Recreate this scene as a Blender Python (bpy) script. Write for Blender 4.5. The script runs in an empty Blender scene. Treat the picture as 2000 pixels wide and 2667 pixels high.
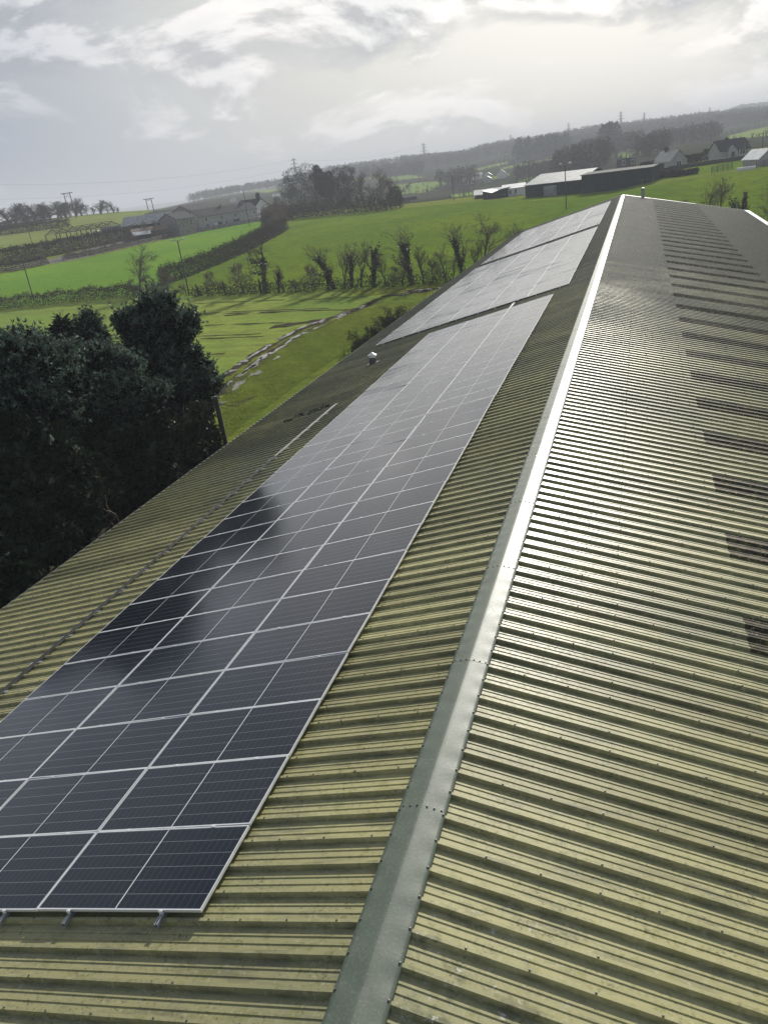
import bpy, math, random
import numpy as np
from mathutils import Matrix, Vector, Euler

# ------------------------------------------------------------------ camera, sky, sun, exposure
scn = bpy.context.scene
COL = scn.collection
cam_d = bpy.data.cameras.new('camera')
cam = bpy.data.objects.new('camera', cam_d)
COL.objects.link(cam)
scn.camera = cam
cam_d.sensor_fit = 'AUTO'
cam_d.sensor_width = 36.0
cam_d.lens = 27.205
cam_d.clip_start = 0.1
cam_d.clip_end = 20000
CX, CY, CZ = (2.16, -4.6, 6.22)
cam.matrix_world = Matrix([[0.950381, -0.006966, 0.31101, 2.16], [0.285941, 0.41334, -0.864516, -4.6], [-0.12253, 0.91055, 0.394822, 6.22], [0.0, 0.0, 0.0, 1.0]])

SUN_EL, SUN_AZ = math.radians(24), math.radians(3.5)
sun_dir = Vector((math.sin(SUN_AZ) * math.cos(SUN_EL), math.cos(SUN_AZ) * math.cos(SUN_EL), math.sin(SUN_EL)))
sd = bpy.data.lights.new('sun', 'SUN')
sd.energy = 5.0
sd.angle = math.radians(0.5)
sd.color = (1.0, 0.955, 0.87)
so = bpy.data.objects.new('sun', sd)
so.rotation_euler = sun_dir.to_track_quat('Z', 'Y').to_euler()
so.location = (0, 60, 90)
COL.objects.link(so)

vs = scn.view_settings
vs.view_transform = 'Standard'
vs.look = 'None'
vs.gamma = 1.0
vs.use_curve_mapping = False
vs.exposure = 0.52
scn.cycles.use_denoising = True
scn.cycles.use_adaptive_sampling = False
scn.cycles.max_bounces = 6
scn.cycles.diffuse_bounces = 3
scn.cycles.glossy_bounces = 3
scn.cycles.transparent_max_bounces = 6
scn.cycles.volume_bounces = 0
scn.cycles.sample_clamp_indirect = 4.0


def nd(nt, typ, **kw):
    n = nt.nodes.new(typ)
    for k, v in kw.items():
        setattr(n, k, v)
    return n


def put(nt, sock, v):
    if isinstance(v, bpy.types.NodeSocket):
        nt.links.new(v, sock)
    elif v is not None:
        if hasattr(sock.default_value, '__len__') and not hasattr(v, '__len__'):
            sock.default_value = [v] * len(sock.default_value)
        elif hasattr(sock.default_value, '__len__') and len(sock.default_value) == 4 and len(v) == 3:
            sock.default_value = (*v, 1)
        else:
            sock.default_value = v


def mth(nt, op, a, b=None, c=None, clamp=False):
    n = nd(nt, 'ShaderNodeMath', operation=op, use_clamp=clamp)
    put(nt, n.inputs[0], a)
    if b is not None: put(nt, n.inputs[1], b)
    if c is not None: put(nt, n.inputs[2], c)
    return n.outputs[0]


def vmth(nt, op, a, b=None):
    n = nd(nt, 'ShaderNodeVectorMath', operation=op)
    put(nt, n.inputs[0], a)
    if b is not None: put(nt, n.inputs[1], b)
    return n.outputs['Value'] if op == 'DOT_PRODUCT' else n.outputs[0]


def mixc(nt, f, a, b, blend='MIX'):
    n = nd(nt, 'ShaderNodeMix', data_type='RGBA', blend_type=blend)
    put(nt, n.inputs[0], f)
    put(nt, n.inputs[6], a)
    put(nt, n.inputs[7], b)
    return n.outputs[2]


def rng_(nt, v, a, b, c=0.0, d=1.0, smooth=True):
    n = nd(nt, 'ShaderNodeMapRange', interpolation_type='SMOOTHSTEP' if smooth else 'LINEAR')
    put(nt, n.inputs['Value'], v)
    for k, x in zip(('From Min', 'From Max', 'To Min', 'To Max'), (a, b, c, d)):
        put(nt, n.inputs[k], x)
    return n.outputs[0]


def noise(nt, vec, scale, detail=4.0, rough=0.55, dist=0.0):
    n = nd(nt, 'ShaderNodeTexNoise')
    if vec is not None: put(nt, n.inputs['Vector'], vec)
    n.inputs['Scale'].default_value = scale
    n.inputs['Detail'].default_value = detail
    n.inputs['Roughness'].default_value = rough
    n.inputs['Distortion'].default_value = dist
    return n.outputs[0]


world = bpy.data.worlds.new('World')
scn.world = world
world.use_nodes = True
wt = world.node_tree
wt.nodes.clear()
w_out = nd(wt, 'ShaderNodeOutputWorld')
w_bg = nd(wt, 'ShaderNodeBackground')
wt.links.new(w_bg.outputs[0], w_out.inputs[0])
w_bg.inputs['Strength'].default_value = 0.1
sky = nd(wt, 'ShaderNodeTexSky', sky_type='NISHITA', sun_disc=False)
sky.sun_elevation = SUN_EL
sky.sun_rotation = SUN_AZ
sky.air_density = 1.2
sky.dust_density = 2.0
tc = nd(wt, 'ShaderNodeTexCoord')
dirv = tc.outputs['Generated']
sx = nd(wt, 'ShaderNodeSeparateXYZ')
wt.links.new(dirv, sx.inputs[0])
dot = vmth(wt, 'DOT_PRODUCT', dirv, tuple(sun_dir))
glow = rng_(wt, dot, 0.60, 0.97)                    # haze and thin cloud brighten towards the sun
gray_blue, cream = (1.75, 2.25, 3.15), (6.4, 6.25, 5.65)
veil = mixc(wt, glow, gray_blue, cream)
near_sun = rng_(wt, dot, 0.86, 0.985)
veil = mixc(wt, mth(wt, 'MULTIPLY', near_sun, 0.75), veil, (9.0, 8.8, 8.1))
mp = nd(wt, 'ShaderNodeMapping')
wt.links.new(dirv, mp.inputs[0])
mp.inputs['Scale'].default_value = (1.0, 1.0, 2.3)
mp.inputs['Location'].default_value = (0.35, 0.1, 0.06)
nA = noise(wt, mp.outputs[0], 4.6, 11, 0.575, 0.4)
mp2 = nd(wt, 'ShaderNodeMapping')
wt.links.new(mp.outputs[0], mp2.inputs[0])
mp2.inputs['Location'].default_value = (0.008, 0.0, 0.040)
nS = noise(wt, mp2.outputs[0], 4.6, 7, 0.565, 0.4)
nB = noise(wt, mp.outputs[0], 2.1, 4, 0.5, 0.3)
relief = mth(wt, 'SUBTRACT', nA, nS)                 # cloud flanks turned to the sun are brighter
cl = mth(wt, 'ADD', mth(wt, 'MULTIPLY', nA, 0.62), mth(wt, 'MULTIPLY', nB, 0.38))
cl = mth(wt, 'ADD', cl, rng_(wt, sx.outputs['Z'], 0.02, 0.20, -0.045, 0.03))
cl = mth(wt, 'ADD', cl, mth(wt, 'MULTIPLY', glow, 0.028))
light_m = rng_(wt, cl, 0.465, 0.54)
dark_m = rng_(wt, cl, 0.515, 0.63)
lit = rng_(wt, relief, -0.045, 0.055)
c_light = mixc(wt, lit, mixc(wt, glow, (2.4, 2.7, 3.3), (5.2, 5.15, 4.95)), mixc(wt, glow, (3.6, 3.85, 4.4), (10.2, 9.6, 9.1)))
c_dark = mixc(wt, lit, mixc(wt, glow, (2.2, 2.4, 2.95), (3.6, 3.65, 3.8)), mixc(wt, glow, (3.9, 4.1, 4.6), (7.5, 7.5, 7.3)))
high = rng_(wt, sx.outputs['Z'], 0.16, 0.75)          # overhead the veil thins and the sky deepens
base = mixc(wt, mth(wt, 'SUBTRACT', 0.95, mth(wt, 'MULTIPLY', high, 0.6)), mixc(wt, 1.0, sky.outputs[0], (0.5, 0.5, 0.5), 'MULTIPLY'), veil)
thin = mth(wt, 'SUBTRACT', 1.0, mth(wt, 'MULTIPLY', high, 0.75))
w1 = mixc(wt, mth(wt, 'MULTIPLY', mth(wt, 'MULTIPLY', light_m, 0.85), thin), base, c_light)
w2 = mixc(wt, mth(wt, 'MULTIPLY', mth(wt, 'MULTIPLY', dark_m, 0.9), thin), w1, c_dark)
wt.links.new(w2, w_bg.inputs['Color'])

# ------------------------------------------------------------------ mesh and tagging helpers
WL = {}                                               # world position of every parent


def tag(o, label=None, cat=None, group=None, kind=None):
    if label: o['label'] = label
    if cat: o['category'] = cat
    if group: o['group'] = group
    if kind: o['kind'] = kind
    return o


def thing(name, label, cat, loc=(0, 0, 0), group=None):
    o = bpy.data.objects.new(name, None)
    o.empty_display_size = 0.3
    o.location = loc
    COL.objects.link(o)
    WL[o.name] = np.array(loc, float)
    return tag(o, label, cat, group)


class MB:
    """collects quads and triangles for one mesh object"""

    def __init__(s):
        s.V, s.Q, s.T, s.n = [], [], [], 0

    def add(s, V, F):
        V = np.asarray(V, float).reshape(-1, 3)
        F = np.asarray(F, int)
        if F.size:
            (s.Q if F.shape[1] == 4 else s.T).append(F + s.n)
        s.V.append(V)
        s.n += len(V)

    def box(s, c, size, M=None):
        h = np.array(size, float) / 2
        V = np.array([[x, y, z] for x in (-1, 1) for y in (-1, 1) for z in (-1, 1)], float) * h
        if M is not None: V = V @ np.asarray(M).T
        s.add(V + np.asarray(c, float), [[0, 1, 3, 2], [4, 6, 7, 5], [0, 4, 5, 1], [2, 3, 7, 6], [0, 2, 6, 4], [1, 5, 7, 3]])

    def tube(s, P, R, n=6, cap=True):
        P = np.asarray(P, float)
        k = len(P)
        R = np.broadcast_to(np.asarray(R, float), (k,))
        D = np.gradient(P, axis=0)
        D /= np.linalg.norm(D, axis=1)[:, None] + 1e-9
        ref = np.array([1.0, 0, 0]) if abs(D[0, 2]) > 0.7 else np.array([0, 0, 1.0])
        U = np.cross(D, ref)
        U /= np.linalg.norm(U, axis=1)[:, None] + 1e-9
        W = np.cross(D, U)
        a = np.arange(n) * 2 * np.pi / n
        V = P[:, None] + R[:, None, None] * (np.cos(a)[None, :, None] * U[:, None] + np.sin(a)[None, :, None] * W[:, None])
        i = np.arange(k - 1)[:, None] * n
        j = np.arange(n)[None]
        j2 = (j + 1) % n
        F = np.stack([i + j, i + j2, i + n + j2, i + n + j], -1).reshape(-1, 4)
        s.add(V.reshape(-1, 3), F)
        if cap and n >= 3:
            b = s.n - k * n
            for base in (b, b + (k - 1) * n):
                for t in range(1, n - 1):
                    s.T.append(np.array([[base, base + t, base + t + 1]]))

    def bar(s, a, b, r, n=4):
        s.tube([a, b], r, n)

    def arrays(s):
        V = np.concatenate(s.V) if s.V else np.zeros((0, 3))
        Q = np.concatenate(s.Q) if s.Q else np.zeros((0, 4), int)
        T = np.concatenate(s.T) if s.T else np.zeros((0, 3), int)
        return V, Q, T

    def mesh(s, name, mats, org=(0, 0, 0), smooth=False, midx=None):
        V, Q, T = s.arrays()
        V = V - np.asarray(org, float)
        me = bpy.data.meshes.new(name)
        me.vertices.add(len(V))
        me.vertices.foreach_set('co', V.astype(np.float32).ravel())
        me.loops.add(len(Q) * 4 + len(T) * 3)
        me.loops.foreach_set('vertex_index', np.concatenate([Q.ravel(), T.ravel()]).astype(np.int32))
        me.polygons.add(len(Q) + len(T))
        st = np.concatenate([np.arange(len(Q)) * 4, len(Q) * 4 + np.arange(len(T)) * 3]).astype(np.int32)
        me.polygons.foreach_set('loop_start', st)
        me.polygons.foreach_set('use_smooth', np.full(len(st), smooth))
        for m in (mats if isinstance(mats, (list, tuple)) else [mats]): me.materials.append(m)
        if midx is not None: me.polygons.foreach_set('material_index', np.asarray(midx, np.int32))
        me.update(calc_edges=True)
        me.validate()
        return me

    def build(s, name, mats, parent=None, smooth=False, midx=None, org=None):
        if parent is not None:
            org = WL[parent.name]
        elif org is None:
            org = (0, 0, 0)
        o = bpy.data.objects.new(name, s.mesh(name, mats, org, smooth, midx))
        COL.objects.link(o)
        if parent is not None:
            o.parent = parent
        else:
            o.location = org
        WL[o.name] = np.array(org, float)
        return o


def inst(name, me, parent=None, loc=(0, 0, 0), rot=(0, 0, 0), sc=1.0):
    o = bpy.data.objects.new(name, me)
    o.location, o.rotation_euler = loc, rot
    o.scale = (sc, sc, sc) if not hasattr(sc, '__len__') else sc
    if parent is not None: o.parent = parent
    COL.objects.link(o)
    return o


def copy_tree(o, parent=None):
    c = o.copy()
    COL.objects.link(c)
    if parent is not None: c.parent = parent
    for ch in [x for x in bpy.data.objects if x.parent == o]:
        copy_tree(ch, c)
    return c


# ------------------------------------------------------------------ materials
def new_mat(name):
    m = bpy.data.materials.new(name)
    m.use_nodes = True
    nt = m.node_tree
    return m, nt, nt.nodes['Principled BSDF']


def geo(nt):
    return nd(nt, 'ShaderNodeNewGeometry')


def bump(nt, b, h, strength=0.3, dist=0.02):
    n = nd(nt, 'ShaderNodeBump')
    n.inputs['Strength'].default_value = strength
    n.inputs['Distance'].default_value = dist
    put(nt, n.inputs['Height'], h)
    nt.links.new(n.outputs[0], b.inputs['Normal'])


def simple(name, col, rough=0.7, var=0.25, scale=3.0, metal=0.0, spec=0.5, bmp=0.0):
    m, nt, b = new_mat(name)
    g = geo(nt).outputs['Position']
    f = noise(nt, g, scale, 6, 0.62)
    lo = tuple(c * (1 - var) for c in col)
    hi = tuple(min(1, c * (1 + var)) for c in col)
    put(nt, b.inputs['Base Color'], mixc(nt, rng_(nt, f, 0.3, 0.7), lo, hi))
    b.inputs['Roughness'].default_value = rough
    b.inputs['Metallic'].default_value = metal
    b.inputs['Specular IOR Level'].default_value = spec
    if bmp: bump(nt, b, f, bmp, 0.05)
    return m


def leafy(name, c1, c2, rough=0.6, trans=0.25, spec=0.3):
    m, nt, b = new_mat(name)
    g = geo(nt)
    f = g.outputs['Random Per Island']
    big = noise(nt, g.outputs['Position'], 1.3, 4)
    f2 = mth(nt, 'ADD', mth(nt, 'MULTIPLY', f, 0.55), mth(nt, 'MULTIPLY', rng_(nt, big, 0.35, 0.68), 0.5))
    c = mixc(nt, rng_(nt, f2, 0.15, 0.92, smooth=False), c1, c2)
    put(nt, b.inputs['Base Color'], c)
    b.inputs['Roughness'].default_value = rough
    b.inputs['Specular IOR Level'].default_value = spec
    if trans:
        t = nd(nt, 'ShaderNodeBsdfTranslucent')
        put(nt, t.inputs['Color'], c)
        mx = nd(nt, 'ShaderNodeMixShader')
        mx.inputs[0].default_value = trans
        nt.links.new(b.outputs[0], mx.inputs[1])
        nt.links.new(t.outputs[0], mx.inputs[2])
        nt.links.new(mx.outputs[0], nt.nodes['Material Output'].inputs['Surface'])
    return m


M = {}


def roof_mat(name, c_old, c_green, c_far, rough=0.395, jitter=0.24, grime=1.0):
    m, nt, b = new_mat(name)
    P = geo(nt).outputs['Position']
    mpn = nd(nt, 'ShaderNodeMapping')
    nt.links.new(P, mpn.inputs[0])
    mpn.inputs['Scale'].default_value = (0.35, 2.2, 1)
    streak = noise(nt, mpn.outputs[0], 2.6, 7, 0.65)
    patch = noise(nt, P, 0.16, 5, 0.6)
    fine = noise(nt, P, 22, 5, 0.7)
    c = mixc(nt, rng_(nt, patch, 0.42, 0.66), c_old, c_green)
    pv = nd(nt, 'ShaderNodeSeparateXYZ')
    nt.links.new(P, pv.inputs[0])
    # the sheets turn darker, greener and more matt further along the ridge
    wob = mth(nt, 'ADD', pv.outputs['Y'], mth(nt, 'MULTIPLY', mth(nt, 'SUBTRACT', patch, 0.5), 60))
    wob = mth(nt, 'ADD', wob, mth(nt, 'MULTIPLY', pv.outputs['X'], -0.7))
    c = mixc(nt, mth(nt, 'MULTIPLY', rng_(nt, wob, 14, 52), 0.85), c, c_far)
    c = mixc(nt, mth(nt, 'MULTIPLY', rng_(nt, streak, 0.50, 0.68), 0.6 * grime), c, (0.13, 0.13, 0.085))
    c = mixc(nt, mth(nt, 'MULTIPLY', rng_(nt, fine, 0.60, 0.74), 0.55 * grime), c, (0.09, 0.085, 0.055))
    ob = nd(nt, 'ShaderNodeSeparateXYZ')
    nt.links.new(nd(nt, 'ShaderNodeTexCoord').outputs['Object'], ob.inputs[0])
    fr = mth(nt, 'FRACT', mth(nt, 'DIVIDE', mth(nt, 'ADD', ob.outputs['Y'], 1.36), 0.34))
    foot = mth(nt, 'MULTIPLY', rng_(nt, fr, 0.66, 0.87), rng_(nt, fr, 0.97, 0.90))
    foot_noise = noise(nt, mpn.outputs[0], 5.5, 6, 0.7)
    c = mixc(nt, mth(nt, 'MULTIPLY', mth(nt, 'MULTIPLY', foot, rng_(nt, foot_noise, 0.36, 0.62)), 0.55 * grime), c, (0.075, 0.082, 0.042))  # uneven darker band across the pan beside each rib
    speck = noise(nt, P, 26, 5, 0.7)
    blot = noise(nt, P, 6.5, 6, 0.7)
    c = mixc(nt, mth(nt, 'MULTIPLY', rng_(nt, blot, 0.50, 0.66), 0.6 * grime), c, (0.20, 0.20, 0.075))
    c = mixc(nt, mth(nt, 'MULTIPLY', rng_(nt, noise(nt, P, 15, 5, 0.7), 0.55, 0.68), 0.6 * grime), c, (0.43, 0.40, 0.27))
    c = mixc(nt, mth(nt, 'MULTIPLY', rng_(nt, speck, 0.54, 0.64), mth(nt, 'MULTIPLY', rng_(nt, noise(nt, P, 1.7, 5, 0.6), 0.40, 0.62), 0.75)), c, (0.06, 0.062, 0.042))
    # lichen colony on the near sheets just right of the ridge
    lich = noise(nt, P, 9, 6, 0.7)
    zx = mth(nt, 'MULTIPLY', rng_(nt, pv.outputs['X'], 0.1, 0.4), rng_(nt, pv.outputs['X'], 2.2, 0.9))
    zone = mth(nt, 'MULTIPLY', rng_(nt, pv.outputs['Y'], 1.5, -0.4), zx)
    moss = noise(nt, P, 3.4, 6, 0.7)
    c = mixc(nt, mth(nt, 'MULTIPLY', rng_(nt, moss, 0.5, 0.62), mth(nt, 'MULTIPLY', zone, 0.45)), c, (0.045, 0.05, 0.035))
    c = mixc(nt, mth(nt, 'MULTIPLY', rng_(nt, lich, 0.60, 0.66), zone), c, (0.46, 0.47, 0.42))
    oi = nd(nt, 'ShaderNodeObjectInfo')
    c = mixc(nt, 1.0, c, mixc(nt, oi.outputs['Random'], (1 - jitter,) * 3, (1 + jitter * 0.5,) * 3), 'MULTIPLY')
    put(nt, b.inputs['Base Color'], c)
    far_matt = rng_(nt, wob, 18, 46)
    put(nt, b.inputs['Roughness'], mth(nt, 'ADD', rng_(nt, fine, 0.35, 0.75, rough + 0.0, rough + 0.22), mth(nt, 'MULTIPLY', far_matt, 0.16)))
    put(nt, b.inputs['Specular IOR Level'], mth(nt, 'SUBTRACT', 0.27 if rough < 0.4 else 0.13, mth(nt, 'MULTIPLY', far_matt, 0.10)))
    put(nt, b.inputs['Coat Weight'], mth(nt, 'MULTIPLY', mth(nt, 'SUBTRACT', 1.0, far_matt), 0.04 if rough < 0.4 else 0.0))
    b.inputs['Coat Roughness'].default_value = 0.22
    bump(nt, b, fine, 0.12, 0.003)
    return m


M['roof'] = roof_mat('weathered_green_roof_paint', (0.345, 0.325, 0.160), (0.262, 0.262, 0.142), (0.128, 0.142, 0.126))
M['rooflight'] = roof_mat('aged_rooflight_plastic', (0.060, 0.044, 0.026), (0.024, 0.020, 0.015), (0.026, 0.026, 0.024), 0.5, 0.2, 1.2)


def cap_mat():
    m, nt, b = new_mat('dark_green_cap_paint')
    P = geo(nt).outputs['Position']
    big = noise(nt, P, 1.3, 5, 0.6)
    fine = noise(nt, P, 60, 3, 0.6)
    drop = nd(nt, 'ShaderNodeTexVoronoi')
    nt.links.new(P, drop.inputs['Vector'])
    drop.inputs['Scale'].default_value = 75
    dm = rng_(nt, drop.outputs['Distance'], 0.16, 0.05)
    sel = nd(nt, 'ShaderNodeSeparateColor')
    nt.links.new(drop.outputs['Color'], sel.inputs[0])
    dm = mth(nt, 'MULTIPLY', dm, mth(nt, 'GREATER_THAN', sel.outputs[0], 0.62))
    c = mixc(nt, big, (0.054, 0.074, 0.052), (0.088, 0.112, 0.082))
    sparkle_grain = noise(nt, P, 34, 4, 0.75)
    c = mixc(nt, rng_(nt, sparkle_grain, 0.50, 0.72, 0.0, 0.55), c, (0.17, 0.20, 0.165))  # pale specks paint droplet sparkle and grain into the colour
    c = mixc(nt, rng_(nt, noise(nt, P, 5, 6, 0.7), 0.52, 0.72, 0.0, 0.5), c, (0.04, 0.052, 0.038))
    put(nt, b.inputs['Base Color'], c)
    put(nt, b.inputs['Roughness'], mixc(nt, dm, mixc(nt, fine, (0.44,) * 3, (0.64,) * 3), (0.12,) * 3))
    b.inputs['Specular IOR Level'].default_value = 0.5
    bump(nt, b, mth(nt, 'ADD', mth(nt, 'MULTIPLY', sparkle_grain, 0.9), dm), 0.3, 0.005)
    return m


M['cap'] = cap_mat()


def glass_mat():
    m, nt, b = new_mat('solar_cells_under_glass')
    t = nd(nt, 'ShaderNodeTexCoord').outputs['Object']
    s = nd(nt, 'ShaderNodeSeparateXYZ')
    nt.links.new(t, s.inputs[0])
    x, y = s.outputs['X'], s.outputs['Y']

    def lines(v, pitch, w, off=0.0):
        q = mth(nt, 'ABSOLUTE', mth(nt, 'SUBTRACT', mth(nt, 'FRACT', mth(nt, 'DIVIDE', mth(nt, 'ADD', v, off), pitch)), 0.5))
        return mth(nt, 'GREATER_THAN', q, 0.5 - w / pitch / 2)
    rows = lines(y, 0.1825, 0.0032, 0.5475)          # gaps between the six cell rows
    cols = lines(mth(nt, 'SUBTRACT', mth(nt, 'ABSOLUTE', x), 0.012), 0.0925, 0.0022)
    bus = lines(y, 0.0182, 0.0012, 0.009)
    mid = mth(nt, 'LESS_THAN', mth(nt, 'ABSOLUTE', x), 0.006)
    oi = nd(nt, 'ShaderNodeObjectInfo').outputs['Random']
    P = geo(nt).outputs['Position']
    c = mixc(nt, oi, (0.004, 0.0065, 0.0125), (0.007, 0.0095, 0.0165))
    c = mixc(nt, mth(nt, 'MULTIPLY', bus, 0.2), c, (0.045, 0.05, 0.06))
    c = mixc(nt, mth(nt, 'MULTIPLY', cols, 0.6), c, (0.17, 0.18, 0.20))
    c = mixc(nt, mth(nt, 'MULTIPLY', rows, 0.8), c, (0.34, 0.36, 0.38))
    c = mixc(nt, mid, c, (0.62, 0.64, 0.64))
    dust = noise(nt, P, 160, 3, 0.7)
    spots = rng_(nt, dust, 0.66, 0.76)
    film = noise(nt, P, 1.1, 6, 0.65)
    c = mixc(nt, mth(nt, 'ADD', mth(nt, 'MULTIPLY', spots, 0.06), mth(nt, 'MULTIPLY', rng_(nt, film, 0.35, 0.8), 0.006)), c, (0.42, 0.40, 0.36))
    put(nt, b.inputs['Base Color'], c)
    put(nt, b.inputs['Roughness'], rng_(nt, film, 0.3, 0.8, 0.13, 0.22))
    b.inputs['IOR'].default_value = 1.31
    b.inputs['Coat Weight'].default_value = 0.9
    b.inputs['Coat IOR'].default_value = 1.22
    b.inputs['Coat Roughness'].default_value = 0.16
    b.inputs['Sheen Weight'].default_value = 0.03
    b.inputs['Sheen Roughness'].default_value = 0.25
    b.inputs['Specular IOR Level'].default_value = 0.5
    return m


M['glass'] = glass_mat()
M['alu'] = simple('anodised_aluminium', (0.78, 0.79, 0.80), 0.42, 0.04, 8, 0.45)
M['galv'] = simple('galvanised_steel', (0.42, 0.45, 0.48), 0.42, 0.2, 12, 0.7)
M['steel_dark'] = simple('dark_weathered_steel', (0.07, 0.075, 0.08), 0.5, 0.3, 6)
M['white_metal'] = simple('white_coated_flashing', (0.72, 0.72, 0.70), 0.3, 0.12, 1.5)
M['screw'] = simple('weathered_screw_heads', (0.10, 0.10, 0.085), 0.45, 0.4, 30)
M['cable'] = simple('black_cable_sheath', (0.02, 0.02, 0.022), 0.45, 0.2, 9)
M['tray'] = simple('pale_cable_tray', (0.40, 0.40, 0.37), 0.4, 0.15, 5, 0.3)
M['blockwork'] = simple('grey_blockwork', (0.30, 0.30, 0.29), 0.85, 0.2, 1.2)
M['stone'] = simple('rubble_stone', (0.23, 0.215, 0.20), 0.9, 0.4, 1.6, bmp=0.4)
M['render'] = simple('grey_render', (0.36, 0.35, 0.34), 0.85, 0.15, 0.8)
M['whitewash'] = simple('whitewashed_wall', (0.68, 0.68, 0.66), 0.8, 0.1, 0.8)
M['slate'] = simple('dark_slate', (0.040, 0.042, 0.048), 0.85, 0.3, 1.5, 0, 0.15)
M['slate_pale'] = simple('pale_wet_slate', (0.15, 0.155, 0.165), 0.35, 0.25, 1.5)
M['tin'] = simple('pale_corrugated_roof', (0.24, 0.255, 0.265), 0.65, 0.25, 0.7, 0.0, 0.3)
M['tin_bright'] = simple('bright_corrugated_roof', (0.62, 0.63, 0.63), 0.3, 0.15, 0.7, 0.2)
M['dark_clad'] = simple('dark_green_cladding', (0.022, 0.032, 0.034), 0.9, 0.25, 0.8, 0, 0.1)
M['rust'] = simple('rusty_steel', (0.10, 0.06, 0.045), 0.8, 0.35, 2.0)
M['window'] = simple('dark_window_glass', (0.02, 0.022, 0.026), 0.12, 0.2, 1.0)
M['white_paint'] = simple('white_painted_timber', (0.75, 0.75, 0.73), 0.5, 0.06, 1.0)
M['blue'] = simple('faded_blue_paint', (0.05, 0.085, 0.16), 0.5, 0.2, 1.0)
M['timber'] = simple('weathered_timber', (0.085, 0.072, 0.058), 0.85, 0.35, 3)
M['pole'] = simple('creosoted_pole', (0.05, 0.045, 0.042), 0.85, 0.3, 3)
M['fence'] = simple('weathered_fence_timber', (0.16, 0.145, 0.12), 0.85, 0.3, 2)
M['lattice'] = simple('grey_lattice_steel', (0.16, 0.165, 0.17), 0.6, 0.1, 0.2)
M['bark'] = simple('bare_bark', (0.085, 0.072, 0.058), 0.9, 0.35, 2.5)
M['twig'] = simple('winter_twigs', (0.105, 0.085, 0.066), 0.9, 0.3, 0.8)
M['twig_dark'] = simple('dark_winter_twigs', (0.05, 0.043, 0.036), 0.9, 0.3, 0.8)
M['twig_far'] = leafy('far_winter_twigs', (0.040, 0.036, 0.030), (0.085, 0.073, 0.058), 0.95, 0.1, 0.05)
M['twig_red'] = leafy('reddish_winter_twigs', (0.075, 0.058, 0.045), (0.14, 0.105, 0.08), 0.9, 0.15)
M['ivy'] = leafy('ivy_leaves', (0.012, 0.024, 0.010), (0.038, 0.058, 0.020), 0.6, 0.12, 0.2)
M['needles'] = leafy('pine_needles', (0.011, 0.028, 0.022), (0.17, 0.24, 0.185), 0.55, 0.2, 0.2)  # range paints crown shade and sky-lit highlights into the needle colour
M['needles_in'] = leafy('shaded_pine_needles', (0.003, 0.007, 0.007), (0.012, 0.021, 0.018), 0.8, 0.05, 0.1)  # darker copy of the needles: inner crown shade put into the colour
M['needles_dark'] = leafy('dark_conifer_needles', (0.008, 0.017, 0.012), (0.024, 0.040, 0.026), 0.6, 0.08)
M['evergreen'] = leafy('dark_evergreen_foliage', (0.006, 0.013, 0.009), (0.028, 0.042, 0.024), 0.8, 0.1, 0.1)
M['hedge'] = leafy('clipped_hedge_leaves', (0.024, 0.026, 0.014), (0.070, 0.062, 0.036), 0.9, 0.15, 0.08)
M['bramble'] = leafy('bramble_leaves', (0.015, 0.024, 0.012), (0.060, 0.068, 0.036), 0.5, 0.15, 0.2)
M['scrub'] = leafy('dull_scrub_leaves', (0.018, 0.024, 0.012), (0.055, 0.055, 0.030), 0.9, 0.15, 0.05)
M['grassblade'] = leafy('grass_blades', (0.11, 0.16, 0.022), (0.20, 0.23, 0.05), 0.6, 0.6)
M['moss'] = simple('roof_moss', (0.03, 0.034, 0.02), 0.95, 0.4, 20)
M['puddle'] = simple('muddy_puddle_water', (0.07, 0.062, 0.05), 0.04, 0.2, 1.5)


def field_mat(name, c1, c2, c3, s1=0.05, s2=0.9, rows=0.0, rough_b=0.5, soil=0.0, fine=3.0):
    m, nt, b = new_mat(name)
    P = geo(nt).outputs['Position']
    big = noise(nt, P, s1, 5, 0.6)
    med = noise(nt, P, s2, 6, 0.7)
    fin = noise(nt, P, fine, 5, 0.75)
    c = mixc(nt, rng_(nt, big, 0.35, 0.65), c1, c2)
    c = mixc(nt, mth(nt, 'MULTIPLY', rng_(nt, med, 0.46, 0.66), 0.6), c, c3)
    if rows:
        mpn = nd(nt, 'ShaderNodeMapping')
        nt.links.new(P, mpn.inputs[0])
        mpn.inputs['Rotation'].default_value = (0, 0, -ROW_ANG)
        mpn2 = nd(nt, 'ShaderNodeMapping')
        nt.links.new(mpn.outputs[0], mpn2.inputs[0])
        mpn2.inputs['Scale'].default_value = (0.03, 1.0, 1.0)
        st = noise(nt, mpn2.outputs[0], 0.55, 8, 0.75)
        c = mixc(nt, mth(nt, 'MULTIPLY', rng_(nt, st, 0.47, 0.66), rows), c, (0.115, 0.115, 0.045))
    if soil:
        c = mixc(nt, mth(nt, 'MULTIPLY', rng_(nt, noise(nt, P, 0.11, 6, 0.7), 0.54, 0.70), soil), c, (0.07, 0.06, 0.038))
    put(nt, b.inputs['Base Color'], mixc(nt, mth(nt, 'MULTIPLY', rng_(nt, fin, 0.5, 0.75), 0.4), c, tuple(x * 0.5 for x in c1)))
    b.inputs['Roughness'].default_value = 1.0
    b.inputs['Specular IOR Level'].default_value = 0.0
    bump(nt, b, mth(nt, 'ADD', med, mth(nt, 'MULTIPLY', fin, 0.5)), min(1, rough_b * 1.2), 1.5)
    return m


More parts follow.
